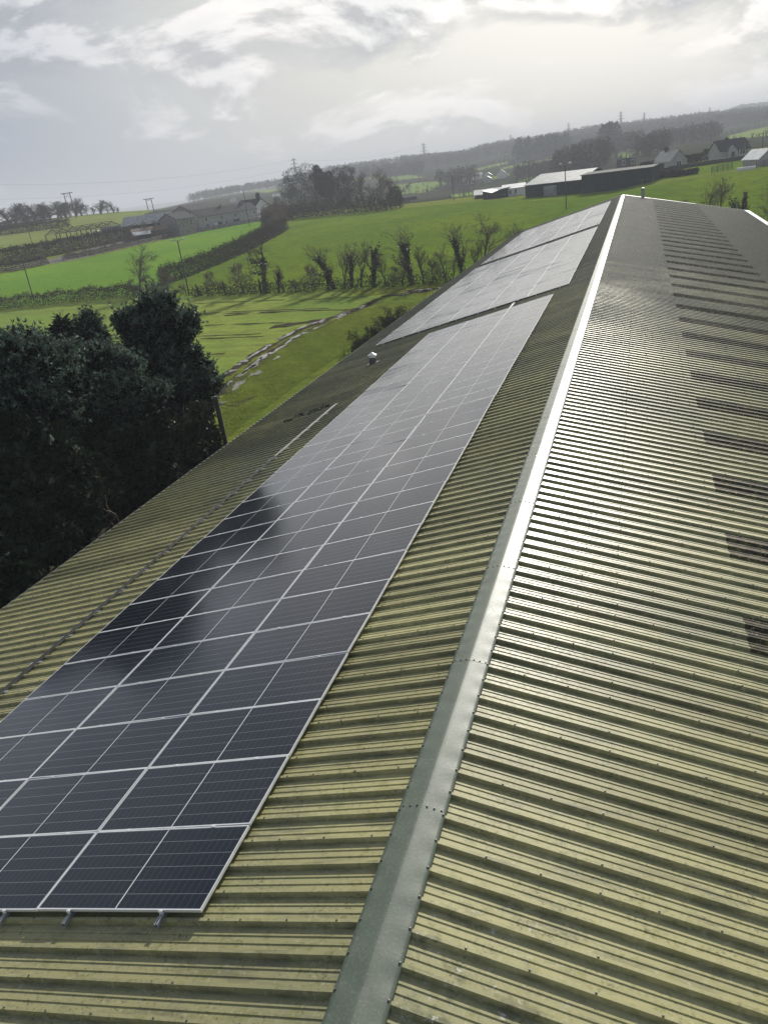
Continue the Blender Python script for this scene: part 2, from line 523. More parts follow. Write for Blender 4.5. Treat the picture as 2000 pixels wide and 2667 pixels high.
ROW_ANG = -0.1596
M['f_rough'] = field_mat('rough_headland_grass', (0.176, 0.241, 0.045), (0.255, 0.284, 0.048), (0.113, 0.151, 0.044), 0.09, 1.1, 0, 0.7, 0.0, 4.0)
M['f_crop'] = field_mat('winter_crop', (0.162, 0.243, 0.048), (0.225, 0.275, 0.058), (0.138, 0.167, 0.054), 0.035, 0.8, 0.50, 0.25, 0.05)
M['f_lush'] = field_mat('lush_pasture', (0.126, 0.243, 0.030), (0.165, 0.279, 0.033), (0.098, 0.185, 0.028), 0.03, 0.5, 0, 0.35)
M['f_past'] = field_mat('grazed_pasture', (0.138, 0.227, 0.026), (0.190, 0.271, 0.028), (0.088, 0.141, 0.024), 0.03, 0.35, 0, 0.8)
M['f_pale'] = field_mat('pale_upper_pasture', (0.158, 0.201, 0.051), (0.197, 0.233, 0.062), (0.131, 0.147, 0.056), 0.02, 0.2, 0, 0.3, 0.3)
M['f_far'] = field_mat('far_pasture', (0.158, 0.241, 0.056), (0.185, 0.257, 0.062), (0.138, 0.189, 0.056), 0.01, 0.1, 0, 0.2)
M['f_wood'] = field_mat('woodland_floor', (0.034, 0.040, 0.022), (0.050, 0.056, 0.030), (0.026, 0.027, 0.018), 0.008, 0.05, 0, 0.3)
M['f_yard'] = field_mat('farm_lane_gravel', (0.16, 0.155, 0.145), (0.20, 0.19, 0.18), (0.12, 0.115, 0.10), 0.1, 0.8, 0, 0.3)
M['mud'] = field_mat('wet_rutted_mud', (0.105, 0.088, 0.062), (0.14, 0.12, 0.085), (0.06, 0.05, 0.036), 0.3, 1.5, 0, 0.9, 0, 5)
for _k in ('mud',):
    _b = M[_k].node_tree.nodes['Principled BSDF']
    _b.inputs['Roughness'].default_value = 0.9
    _b.inputs['Specular IOR Level'].default_value = 0.0

# ------------------------------------------------------------------ the land: one sheet
GZ = -7.6
STATIONS = [[(-0.8685, 189.8, -7.6), (-0.7553, 174.3, -7.6), (-0.618, 149.4, -7.6), (-0.4509, 120.4, -7.6), (-0.3081, 108.0, -7.6), (-0.2458, 104.5, -7.6), (-0.1185, 101.0, -7.6), (0.0154, 103.3, -7.6), (0.1371, 109.0, -7.6), (0.2447, 120.0, -7.6)], [(-0.8566, 210.0, -1.55), (-0.7454, 215.0, -3.67), (-0.684, 230.0, -4.44), (-0.6052, 255.0, -4.22), (-0.5275, 300.0, -3.48), (-0.4625, 330.0, -2.58), (-0.4163, 335.0, -2.53), (-0.3658, 305.0, -2.91), (-0.2966, 272.0, -3.32), (-0.2274, 257.0, -3.53), (-0.1591, 246.0, -3.87), (-0.0923, 236.0, -4.12), (-0.0276, 226.0, -4.07), (0.01, 216.0, -3.32), (0.0546, 214.0, -3.05), (0.1317, 200.0, -2.74), (0.237, 200.0, -3.03)], [(-0.84, 440.0, 11.74), (-0.7304, 440.0, 8.11), (-0.6699, 450.0, 8.16), (-0.6075, 470.0, 7.13), (-0.5693, 480.0, 5.58), (-0.5357, 500.0, 1.91), (-0.4964, 520.0, -1.12), (-0.4334, 520.0, -3.54), (-0.3644, 520.0, -4.71), (-0.2957, 520.0, -8.48), (-0.2265, 520.0, -8.88), (-0.1583, 520.0, -8.33), (-0.0917, 480.0, -6.06), (-0.0275, 420.0, -2.66), (0.0538, 400.0, -0.88), (0.1299, 400.0, -0.62), (0.2338, 400.0, -0.84)], [(-0.8449, 850.0, 4.53), (-0.7335, 850.0, 1.04), (-0.6101, 850.0, -1.03), (-0.5704, 850.0, 1.29), (-0.5477, 850.0, 3.78), (-0.5116, 850.0, 5.59), (-0.4301, 850.0, 5.51), (-0.3613, 850.0, 5.44), (-0.2927, 850.0, 3.26), (-0.2243, 850.0, 2.15), (-0.1567, 850.0, 3.52), (-0.091, 850.0, 3.5), (-0.0274, 850.0, 4.5), (0.0533, 850.0, 3.6), (0.1289, 850.0, 4.35), (0.232, 850.0, 4.64)], [(-0.8461, 1400.0, -1.68), (-0.7341, 1400.0, -5.03), (-0.6096, 1400.0, -2.9), (-0.5827, 1400.0, 2.67), (-0.5473, 1400.0, 4.49), (-0.5111, 1400.0, 8.62), (-0.4565, 1400.0, 12.01), (-0.42, 1400.0, 12.74), (-0.3594, 1400.0, 22.28), (-0.2907, 1400.0, 23.3), (-0.2409, 1400.0, 21.06), (-0.2005, 1400.0, 17.5), (-0.1556, 1400.0, 26.2), (-0.1119, 1400.0, 25.76), (-0.0775, 1400.0, 28.48), (-0.048, 1400.0, 29.7), (0.0133, 1400.0, 26.44), (0.0489, 1400.0, 25.57), (0.0797, 1400.0, 23.86), (0.1281, 1400.0, 20.65), (0.2312, 1400.0, 13.34)], [(-0.8461, 2600.0, -8.46), (-0.7338, 2600.0, -11.65), (-0.4793, 2600.0, -44.02), (-0.2015, 2600.0, -1.61), (0.0453, 2600.0, 15.82), (0.0722, 2600.0, 33.91), (0.0872, 2600.0, 44.97), (0.1019, 2600.0, 52.96), (0.1276, 2600.0, 51.03), (0.2308, 2600.0, 30.23)], [(-0.843, 5200.0, 24.26), (-0.2918, 5200.0, 26.86), (0.1285, 5200.0, 25.44), (0.2316, 5200.0, 14.63)]]
_cs = [np.array(c) for c in STATIONS]


def _raw(az, r):
    rk = [np.full_like(az, 45.)]
    zk = [np.full_like(az, GZ)]
    for c in _cs:
        rk.append(np.interp(az, c[:, 0], c[:, 1]))
        zk.append(np.interp(az, c[:, 0], c[:, 2]))
    z = np.where(r <= rk[0], zk[0], zk[-1])
    for i in range(len(rk) - 1):
        t = np.clip((r - rk[i]) / (rk[i + 1] - rk[i]), 0, 1)
        z = np.where((r > rk[i]) & (r <= rk[i + 1]), zk[i] + (zk[i + 1] - zk[i]) * t, z)
    return z


def land(x, y):
    """height of the land at a point"""
    x, y = np.asarray(x, float), np.asarray(y, float)
    az, r = np.arctan2(x - CX, y - CY), np.hypot(x - CX, y - CY)
    w = np.clip((np.abs(az + .3) - .75) / .5, 0, 1)
    z = sum(_raw(az, r * k) * g for k, g in ((.92, .15), (.96, .2), (1, .3), (1.04, .2), (1.08, .15)))
    return z * (1 - w) + GZ * w


def gz(x, y):
    return float(land(np.array([x]), np.array([y]))[0])


def inside(poly, x, y):
    poly = np.asarray(poly, float)
    r = np.zeros(x.shape, bool)
    j = len(poly) - 1
    for i in range(len(poly)):
        xi, yi = poly[i]
        xj, yj = poly[j]
        c = ((yi > y) != (yj > y)) & (x < (xj - xi) * (y - yi) / (yj - yi + 1e-12) + xi)
        r ^= c
        j = i
    return r


GROUND_MATS = ['f_rough', 'f_crop', 'f_lush', 'f_past', 'f_pale', 'f_far', 'f_wood', 'f_yard', 'mud']
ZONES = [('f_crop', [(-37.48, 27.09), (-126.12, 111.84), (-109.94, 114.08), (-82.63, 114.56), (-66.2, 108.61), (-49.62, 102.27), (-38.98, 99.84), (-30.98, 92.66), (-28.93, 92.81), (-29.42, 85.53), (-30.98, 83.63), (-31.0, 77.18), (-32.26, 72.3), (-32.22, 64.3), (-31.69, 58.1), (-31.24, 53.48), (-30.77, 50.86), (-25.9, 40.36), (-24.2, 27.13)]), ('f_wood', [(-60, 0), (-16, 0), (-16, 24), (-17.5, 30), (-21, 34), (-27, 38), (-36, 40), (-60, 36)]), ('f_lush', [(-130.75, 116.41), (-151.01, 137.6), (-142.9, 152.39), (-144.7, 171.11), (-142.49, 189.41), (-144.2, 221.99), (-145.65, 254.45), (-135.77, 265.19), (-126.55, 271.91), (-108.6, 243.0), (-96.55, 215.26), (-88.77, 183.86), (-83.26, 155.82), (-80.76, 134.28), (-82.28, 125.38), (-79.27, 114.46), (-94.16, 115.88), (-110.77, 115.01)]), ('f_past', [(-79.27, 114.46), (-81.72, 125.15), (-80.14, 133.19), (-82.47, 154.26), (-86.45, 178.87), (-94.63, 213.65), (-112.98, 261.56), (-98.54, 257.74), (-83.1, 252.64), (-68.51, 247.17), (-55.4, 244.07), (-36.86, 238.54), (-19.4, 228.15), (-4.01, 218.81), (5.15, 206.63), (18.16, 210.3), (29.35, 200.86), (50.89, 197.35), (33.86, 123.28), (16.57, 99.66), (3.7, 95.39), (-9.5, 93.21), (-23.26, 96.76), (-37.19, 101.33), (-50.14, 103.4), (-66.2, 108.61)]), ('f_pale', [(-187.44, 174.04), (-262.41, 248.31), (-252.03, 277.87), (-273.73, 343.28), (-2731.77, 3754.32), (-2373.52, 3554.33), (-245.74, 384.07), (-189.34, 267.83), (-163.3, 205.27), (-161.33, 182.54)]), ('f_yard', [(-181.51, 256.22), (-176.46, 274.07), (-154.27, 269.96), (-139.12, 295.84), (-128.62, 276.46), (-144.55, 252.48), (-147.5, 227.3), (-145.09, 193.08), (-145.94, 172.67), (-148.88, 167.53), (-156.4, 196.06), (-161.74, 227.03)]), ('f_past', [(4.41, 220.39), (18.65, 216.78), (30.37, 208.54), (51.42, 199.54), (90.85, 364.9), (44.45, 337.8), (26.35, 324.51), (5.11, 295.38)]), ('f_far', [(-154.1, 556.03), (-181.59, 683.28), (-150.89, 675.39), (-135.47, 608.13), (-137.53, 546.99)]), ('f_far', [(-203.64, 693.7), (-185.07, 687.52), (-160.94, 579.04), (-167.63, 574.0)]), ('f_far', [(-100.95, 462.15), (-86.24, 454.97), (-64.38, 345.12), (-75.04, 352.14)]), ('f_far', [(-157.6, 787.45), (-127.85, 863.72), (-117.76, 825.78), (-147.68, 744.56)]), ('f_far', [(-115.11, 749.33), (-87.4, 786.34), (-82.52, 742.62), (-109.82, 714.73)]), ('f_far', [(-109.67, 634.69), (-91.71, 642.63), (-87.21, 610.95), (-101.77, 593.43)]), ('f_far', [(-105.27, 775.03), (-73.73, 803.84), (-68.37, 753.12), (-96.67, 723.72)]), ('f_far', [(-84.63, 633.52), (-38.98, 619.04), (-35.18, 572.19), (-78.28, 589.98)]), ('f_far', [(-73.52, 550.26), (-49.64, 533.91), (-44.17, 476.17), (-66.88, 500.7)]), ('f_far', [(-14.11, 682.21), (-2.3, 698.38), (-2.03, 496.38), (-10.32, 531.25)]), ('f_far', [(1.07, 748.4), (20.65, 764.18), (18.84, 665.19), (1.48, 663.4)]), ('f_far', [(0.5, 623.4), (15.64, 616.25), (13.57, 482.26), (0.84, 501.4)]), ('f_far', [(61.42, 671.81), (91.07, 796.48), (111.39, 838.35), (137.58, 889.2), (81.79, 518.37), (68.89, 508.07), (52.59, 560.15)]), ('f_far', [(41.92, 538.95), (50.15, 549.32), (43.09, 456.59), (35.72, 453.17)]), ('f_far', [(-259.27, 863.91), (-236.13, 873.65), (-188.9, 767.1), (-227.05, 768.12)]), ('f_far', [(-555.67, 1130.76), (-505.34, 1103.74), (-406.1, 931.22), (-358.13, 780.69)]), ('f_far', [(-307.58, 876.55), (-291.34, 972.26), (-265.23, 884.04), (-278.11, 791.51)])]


def make_ground():
    az = np.concatenate([np.arange(-75, 42, 0.28), np.arange(42, 285, 6.0)])
    az = np.radians(az)
    r = 10 * 1.0155 ** np.arange(0, 408)
    r = np.concatenate([[0.01], r])
    A, Rr = np.meshgrid(az, r, indexing='ij')
    X, Y = CX + Rr * np.sin(A), CY + Rr * np.cos(A)
    Zz = land(X, Y)
    near = (Rr < 150)
    Zz = Zz + np.where(near, 0.05 * np.sin(X * 1.1) * np.sin(Y * 0.83 + X * 0.3), 0)
    na, nr = A.shape
    i = np.arange(na)[:, None] * nr
    i2 = ((np.arange(na) + 1) % na)[:, None] * nr
    j = np.arange(nr - 1)[None]
    F = np.stack([i + j, i + j + 1, i2 + j + 1, i2 + j], -1).reshape(-1, 4)
    V = np.stack([X, Y, Zz], -1).reshape(-1, 3)
    cx_, cy_ = V[F, 0].mean(1), V[F, 1].mean(1)
    rr = np.hypot(cx_ - CX, cy_ - CY)
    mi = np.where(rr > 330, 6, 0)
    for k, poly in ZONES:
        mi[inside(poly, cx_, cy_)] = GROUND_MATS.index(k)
    mb = MB()
    mb.add(V, F)
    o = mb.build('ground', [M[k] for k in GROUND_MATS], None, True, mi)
    o['kind'] = 'structure'


make_ground()


def ribbon(name, pts, width, mat_, lift=0.03, kind='structure', jag=0.0, seed=0, step=0.6):
    """a strip lying on the land along a polyline"""
    rg = np.random.default_rng(seed)
    pts = np.asarray(pts, float)
    d = np.r_[0, np.cumsum(np.hypot(*np.diff(pts, axis=0).T))]
    n = max(2, int(d[-1] / step))
    s = np.linspace(0, d[-1], n)
    P = np.stack([np.interp(s, d, pts[:, k]) for k in (0, 1)], 1)
    k = max(1, min(9, n // 4))
    Pp = np.pad(P, ((k, k), (0, 0)), 'edge')
    P = np.stack([np.convolve(Pp[:, c], np.ones(2 * k + 1) / (2 * k + 1), 'valid') for c in (0, 1)], 1)
    D = np.gradient(P, axis=0)
    D /= np.linalg.norm(D, axis=1)[:, None] + 1e-9
    Nn = np.stack([-D[:, 1], D[:, 0]], 1)
    wl = width / 2 * (1 + jag * rg.standard_normal(n))
    wr = width / 2 * (1 + jag * rg.standard_normal(n))
    mid = P + Nn * (wl - wr)[:, None] * 0.2
    rows = [P + Nn * wl[:, None], mid, P - Nn * wr[:, None]]
    V = np.concatenate([np.c_[q, land(q[:, 0], q[:, 1]) + lift - (0.05 if t == 1 else 0) * (lift > .05)] for t, q in enumerate(rows)])
    a = np.arange(n - 1)
    F = np.concatenate([np.stack([a + t * n, a + 1 + t * n, a + 1 + (t + 1) * n, a + (t + 1) * n], 1) for t in (0, 1)])
    mb = MB()
    mb.add(V, F)
    o = mb.build(name, mat_, None, True)
    o['kind'] = kind
    return o


# ------------------------------------------------------------------ the barn
AL = 0.23056
CA, SA = math.cos(AL), math.sin(AL)
SW, Y0 = 1.02, -0.05                                   # sheet cover width, first lap
U_L, U_R = 14.9, 15.55                                 # slope lengths
N0, N1 = -7, 110                                       # sheet numbers along the ridge
YA, YB = Y0 + N0 * SW, Y0 + N1 * SW
barn = thing('barn', 'long farm shed roofed in weathered green ribbed sheets, under the solar panels', 'barn', (0, 50, GZ))


def prof():
    p = []
    for k in range(3):
        c = k * 0.34
        p += [(c - .037, 0), (c - .018, .050), (c + .018, .050), (c + .037, 0)]
        for s in (.128, .214):
            p += [(c + s - .015, 0), (c + s - .012, .0075), (c + s + .012, .0075), (c + s + .015, 0)]
    p.append((SW - .037, 0))
    return np.array(p)


PROF = prof()


def sheet_mesh(name, x0, x1, m):
    n = len(PROF)
    V = np.concatenate([np.c_[np.full(n, x), PROF] for x in (x0, x1)])
    a = np.arange(n - 1)
    F = np.stack([a, a + n, a + n + 1, a + 1], 1)
    mb = MB()
    mb.add(V, F if x1 > x0 else F[:, ::-1])
    return mb.mesh(name, m)


BANDS = [(-1, .10, 4.02, .006), (-1, 3.94, 9.6, .003), (-1, 9.45, U_L, 0), (1, .10, 3.86, .006), (1, 3.76, 9.42, .003), (1, 9.30, U_R, 0)]
cand = []
MESH_S = {}
for bi, (sd_, u0, u1, dz) in enumerate(BANDS):
    for n in range(N0, N1):
        light = bi == 4 and (n - 3) % 3 == 0
        if light and (n < -3): light = False
        key = (bi, light)
        if key not in MESH_S:
            MESH_S[key] = sheet_mesh('rooflight_sheet' if light else 'roof_sheet', sd_ * u0, sd_ * u1, M['rooflight' if light else 'roof'])
        yc = Y0 + n * SW
        um = min(max(6.0 if bi % 3 else 2.0, u0), u1)
        dist = math.dist((sd_ * um * CA, yc, -um * SA), (CX, CY, CZ))
        cand.append((light, dist, bi, n, MESH_S[key], (0, yc - 50, -GZ + dz), sd_ * AL))
plain = sorted([c for c in cand if not c[0] and c[3] >= -5], key=lambda c: c[1])
rest = plain[290:] + [c for c in cand if not c[0] and c[3] < -5]
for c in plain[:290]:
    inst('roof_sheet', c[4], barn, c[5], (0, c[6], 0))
for c in [c for c in cand if c[0]]:
    inst('rooflight_sheet', c[4], barn, c[5], (0, c[6], 0))
# the sheets beyond the nearest ones are joined into one part
mb = MB()
n_ = len(PROF)
for c in rest:
    sd_, u0, u1, dz = BANDS[c[2]]
    V = np.concatenate([np.c_[np.full(n_, sd_ * u), PROF] for u in (u0, u1)])
    a = np.arange(n_ - 1)
    F = np.stack([a, a + n_, a + n_ + 1, a + 1], 1)
    th = c[6]
    W = np.c_[V[:, 0] * math.cos(th) + V[:, 2] * math.sin(th), V[:, 1] + c[5][1] + 50, -V[:, 0] * math.sin(th) + V[:, 2] * math.cos(th) + dz]
    mb.add(W, F if sd_ > 0 else F[:, ::-1])
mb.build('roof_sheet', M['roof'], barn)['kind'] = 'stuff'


def on_roof(side, u, y, h=0.0):
    return np.array([side * (u * CA + h * SA), y, -u * SA + h * CA])


# screws
mb = MB()
a6 = np.arange(6) * np.pi / 3
hexa = np.concatenate([np.c_[np.cos(a6) * .0125, np.sin(a6) * .0125, np.zeros(6)], np.c_[np.cos(a6) * .010, np.sin(a6) * .010, np.full(6, .012)], [[0, 0, .014]]])
hexq = [[i, (i + 1) % 6, 6 + (i + 1) % 6, 6 + i] for i in range(6)]
hext = [[6 + i, 6 + (i + 1) % 6, 12] for i in range(6)]


def screw(side, u, y, h):
    th = side * AL
    V = hexa.copy()
    W = np.c_[V[:, 0] * math.cos(th) + V[:, 2] * math.sin(th), V[:, 1], -V[:, 0] * math.sin(th) + V[:, 2] * math.cos(th)]
    W = W + on_roof(side, u, y, h)
    mb.Q.append(np.array(hexq) + mb.n)
    mb.T.append(np.array(hext) + mb.n)
    mb.V.append(W)
    mb.n += 13


rs = np.random.default_rng(5)
for side in (-1, 1):
    umax = U_L if side < 0 else U_R
    pur = [1.88, 3.62, 5.4, 7.2, 9.15, 11, 12.8, 14.5] if side > 0 else [1.97, 3.85, 5.7, 7.5, 9.35, 11.1, 12.9, 14.4]
    sti = [u for u in np.arange(.75 if side > 0 else .46, umax, .565) if min(abs(u - p) for p in pur) > .2]
    for n in range(-3, 62):
        y = Y0 + n * SW
        for u in sti: screw(side, u + rs.normal(0, .012), y, .052)
        for u in pur:
            screw(side, u + rs.normal(0, .01), y, .052)
            screw(side, u + rs.normal(0, .01), y + .34, .052)
    for k in range(int((YA - Y0) / .34), int((45 - Y0) / .34)):
        screw(side, .228, Y0 + .34 * k, .066)
mb.build('roof_screw', M['screw'], barn)['kind'] = 'stuff'

# ridge cap pieces with dents and lifted edges between the screws
CL = 2.7


def cap_mesh(seed):
    rg = np.random.default_rng(seed)
    us = np.array([-.265, -.262, -.22, -.13, -.05, -.008, .008, .05, .13, .22, .262, .265])
    ys = np.linspace(0, CL + .06, 66)
    H = np.zeros((len(ys), len(us)))
    for k in range(14):
        cy, cu, s, h = rg.uniform(0, CL), rg.uniform(-.24, .24), rg.uniform(.05, .16), rg.normal(0, .0026)
        H += h * np.exp(-((ys[:, None] - cy) ** 2 + (us[None] - cu) ** 2) / s ** 2)
    wave = .0045 * np.cos(2 * np.pi * (ys - Y0) / .34)
    H += wave[:, None] * (np.abs(us) / .265)[None] ** 3
    lip = np.where(np.abs(us) > .263, -.022, 0)
    V = []
    for i, y in enumerate(ys):
        for j, u in enumerate(us):
            V.append((u * CA, y, -abs(u) * SA + .064 + lip[j] + H[i, j] + .001 * (i == 0)))
    m = len(us)
    F = [[i * m + j, i * m + j + 1, (i + 1) * m + j + 1, (i + 1) * m + j] for i in range(len(ys) - 1) for j in range(m - 1)]
    b = MB()
    b.add(V, F)
    return b.mesh('ridge_cap', M['cap'], smooth=True)


caps = [cap_mesh(s) for s in range(5)]
y = 1.33 - 3 * CL
k = 0
while y < YB - .3:
    o = inst('ridge_cap', caps[k % 5], barn, (0, y - 50, -GZ + (.002 if k % 2 else .0032)))
    if y + CL > YB: o.scale[1] = (YB - y) / CL
    k += 1
    y += CL
# lap screws across every cap joint
mb = MB()
for q in range(-1, 14):
    for u in (-.2, -.12, -.04, .04, .12, .2):
        screw(-1 if u < 0 else 1, abs(u), 1.33 + q * CL + .03, .063)
mb.build('cap_screw', M['screw'], barn)['kind'] = 'stuff'

# walls under the roof
eL, eR = on_roof(-1, U_L - .35, 0), on_roof(1, U_R - .35, 0)
for nm, x, ztop in (('side_wall', eL[0], eL[2] - .12), ('side_wall', eR[0], eR[2] - .12)):
    mb = MB()
    mb.box((x, (YA + YB) / 2, (ztop + GZ - .3) / 2), (.18, YB - YA - .5, ztop - GZ + .3))
    mb.build(nm, M['blockwork'], barn)
for yy in (YA + .2, YB - .2):
    mb = MB()
    pts = [(eL[0] + .1, GZ - .3), (eR[0] - .1, GZ - .3), (eR[0] - .1, eR[2] - .15), (0, -.2), (eL[0] + .1, eL[2] - .15)]
    V = [(x, yy + d, z) for d in (-.09, .09) for x, z in pts]
    mb.Q = [np.array([[i, (i + 1) % 5, 5 + (i + 1) % 5, 5 + i] for i in range(5)])]
    mb.T = [np.array([[0, 1, 2], [0, 2, 3], [0, 3, 4], [5, 7, 6], [5, 8, 7], [5, 9, 8]])]
    mb.V = [np.array(V)]
    mb.n = 10
    mb.build('gable_wall', M['blockwork'], barn)
# eave gutter on the left, white flashings at the far verge and the right eave
mb = MB()
for s in range(14):
    ya, yb = max(YA, -6 + s * 8.6), min(YB, -6 + (s + 1) * 8.6 - .01)
    P = on_roof(-1, U_L, 0)
    for dx, dz, w, h in ((-.10, -.07, .012, .10), (-.045, -.12, .11, .012)):
        mb.box((P[0] + dx, (ya + yb) / 2, P[2] + dz), (w, yb - ya, h))
mb.build('gutter', M['galv'], barn)


def flash(name, side, u0, u1, y0, y1, h, t, m):
    b = MB()
    c = (on_roof(side, (u0 + u1) / 2, (y0 + y1) / 2, h))
    th = side * AL
    Mx = [[math.cos(th), 0, math.sin(th)], [0, 1, 0], [-math.sin(th), 0, math.cos(th)]]
    b.box(c, (u1 - u0, y1 - y0, t), Mx)
    return b.build(name, m, barn)


for u0, u1 in ((.3, 2.45), (2.52, 3.75), (3.85, 5.6), (5.65, 7.4), (7.45, 9.4)):
    flash('verge_flashing', 1, u0, u1, YB - .35, YB + .06, .055, .03, M['white_metal'])
flash('verge_flashing', 1, 9.45, U_R, YB - .12, YB + .06, .045, .03, M['roof'])
flash('verge_flashing', -1, .3, U_L, YB - .12, YB + .06, .045, .03, M['roof'])
yq = YB - .1
while yq > 4:
    flash('eave_flashing', 1, U_R - .12, U_R + .55, yq - 4.1, yq, .05, .03, M['white_metal'])
    yq -= 4.14

# ------------------------------------------------------------------ solar arrays on the left slope
PW, PH, GAPU, GAPV = 2.294, 1.134, .02, .018
PU, PV = PW + GAPU, PH + GAPV


def frame_mesh():
    b = MB()
    w, h, f, t = PW, PH, .013, .035
    b.box((0, -h / 2 + f / 2, -t / 2), (w, f, t))
    b.box((0, h / 2 - f / 2, -t / 2), (w, f, t))
    b.box((-w / 2 + f / 2, 0, -t / 2), (f, h - 2 * f, t))
    b.box((w / 2 - f / 2, 0, -t / 2), (f, h - 2 * f, t))
    b.add([(-w / 2 + f, -h / 2 + f, -.03), (w / 2 - f, -h / 2 + f, -.03), (w / 2 - f, h / 2 - f, -.03), (-w / 2 + f, h / 2 - f, -.03)], [[3, 2, 1, 0]])
    return b.mesh('solar_panel', M['alu'])


def pane_mesh():
    b = MB()
    w, h = PW / 2 - .0131, PH / 2 - .0131
    b.add([(-w, -h, -.003), (w, -h, -.003), (w, h, -.003), (-w, h, -.003), (-w, -h, -.008), (w, -h, -.008), (w, h, -.008), (-w, h, -.008)],
          [[0, 1, 2, 3], [0, 4, 5, 1], [1, 5, 6, 2], [2, 6, 7, 3], [3, 7, 4, 0]])
    return b.mesh('glass', M['glass'])


def clamp_mesh():
    b = MB()
    b.box((0, 0, .002), (.055, GAPV + .022, .005))
    b.tube([(0, 0, .004), (0, 0, .010)], .006, 6)
    b.box((0, 0, -.018), (.03, .012, .035))
    return b.mesh('mid_clamp', M['alu'])


def end_clamp_mesh():
    b = MB()
    b.box((0, -.012, .002), (.05, .030, .005))
    b.box((0, -.026, -.017), (.05, .004, .036))
    b.tube([(0, -.016, .004), (0, -.016, .012)], .006, 6)
    return b.mesh('end_clamp', M['alu'])


FM, PM, CM, EM = frame_mesh(), pane_mesh(), clamp_mesh(), end_clamp_mesh()
T_P = .132                                             # panel top above the sheet
ra = np.random.default_rng(11)


def array(label, u0, y0, cols, rows, stub0, stub1, clamps=True, jit=.0055):
    root = thing('solar_array', label, 'solar panels', tuple(on_roof(-1, u0, y0)), 'solar arrays on the left roof slope')
    root.rotation_euler = (0, -AL, 0)
    for j in range(rows):
        for i in range(cols):
            p = inst('solar_panel', FM, root, (-(i * PU + PW / 2), j * PV + PH / 2, T_P), (ra.normal(0, jit), ra.normal(0, jit * .8), 0))
            inst('glass', PM, p)
    for i in range(cols):
        for ru in (.50, 1.80):
            b = MB()
            x = -(i * PU + ru)
            ya, yb = -stub0[0 if i or ru > 1 else 1], rows * PV + stub1
            zt = T_P - .0355
            # the rail is a channel with a slot along its top
            for dx, z, w, h in ((0, zt - .052, .042, .004), (-.019, zt - .026, .004, .05), (.019, zt - .026, .004, .05), (-.013, zt - .002, .012, .004), (.013, zt - .002, .012, .004)):
                b.box((x + dx, (ya + yb) / 2, z), (w, yb - ya, h))
            me = b.mesh('mounting_rail', M['galv'])
            inst('mounting_rail', me, root)
            k = 0
            bb = MB()
            for yk in np.arange(ya + .25, yb, 1.7):
                bb.box((x, yk, .036), (.05, .07, .012))
            if len(bb.V): inst('rail_foot', bb.mesh('rail_foot', M['galv']), root)['kind'] = 'stuff'
            inst('end_clamp', EM, root, (x, 0, T_P))
            inst('end_clamp', EM, root, (x, rows * PV - GAPV, T_P), (0, 0, math.pi))
            if clamps:
                for j in range(1, rows):
                    inst('mid_clamp', CM, root, (x, j * PV - GAPV / 2, T_P))
    return root


array('nearest array of dark solar panels, three columns wide, closest to the bottom edge', 2.06, 0, 3, 16, (.15, .15), .02)
array('narrow solar array three columns wide just past the dark joint, beside the vent cowl', 2.06, 16 * PV + .10, 3, 16, (.03, .03), .02)
array('five column solar array in the middle of the roof, between two bare gaps', 1.43, 39.1, 5, 28, (.22, .22), .05, False)
array('farthest solar array, five columns wide, ending at the far gable', 1.40, 74.1, 5, 28, (.2, .2), .03, False)
# a length of rail that runs on past the second array
b = MB()
pr = thing('spare_rail', 'short bright length of mounting rail lying in the gap before the middle array', 'rail', tuple(on_roof(-1, 4.42, 37.1, .05)))
pr.rotation_euler = (0, -AL, 0)
for dx, z, w, h in ((0, .0, .10, .004), (-.05, .025, .004, .05), (.05, .025, .004, .05), (-.035, .05, .03, .004), (.035, .05, .03, .004)):
    b.box((dx, .8, z), (w, 1.6, h))
inst('channel', b.mesh('channel', M['alu']), pr)

# ------------------------------------------------------------------ small things on the roof
ct = thing('cable_tray', 'dark cable run turning pale, along the lower left slope beside the panels', 'cable tray', tuple(on_roof(-1, 10.2, 4)))
b = MB()
rc = np.random.default_rng(3)
ys = np.arange(-3.5, 20.5, .34)
for q in range(3):
    P = [on_roof(-1, 10.2 + .035 * (q - 1) + rc.normal(0, .008), yy, .055 + .012 * (q == 1) + rc.normal(0, .004)) for yy in ys]
    b.tube(P, .014, 6)
b.build('cable', M['cable'], ct)
b = MB()
for i, ya in enumerate(np.arange(-3.6, 24.2, 2.05)):
    pale = ya > 17
    bb = MB()
    for dx, hh, w, h in ((0, .050, .10, .006), (-.05, .062, .005, .03), (.05, .062, .005, .03)):
        P0 = on_roof(-1, 10.2 - dx, ya, hh)
        th = -AL
        Mx = [[math.cos(th), 0, math.sin(th)], [0, 1, 0], [-math.sin(th), 0, math.cos(th)]]
        bb.box(P0 + np.array([0, 1.0, 0]), (w, 2.0, h), Mx)
    bb.build('tray_length', M['tray'] if pale else M['steel_dark'], ct)
bb = MB()
th = -AL
Mx = [[math.cos(th), 0, math.sin(th)], [0, 1, 0], [-math.sin(th), 0, math.cos(th)]]
for i, ya in enumerate(np.arange(18.6, 23.4, 1.55)):
    bb.box(on_roof(-1, 10.2, ya + .75, .078), (.10, 1.5, .006), Mx)
bb.build('cover', M['tray'], ct)
b = MB()
for yy in np.arange(-3, 24, 1.02):
    b.box(on_roof(-1, 10.2, yy, .050), (.34, .05, .02), Mx)
b.build('bracket', M['galv'], ct)['kind'] = 'stuff'

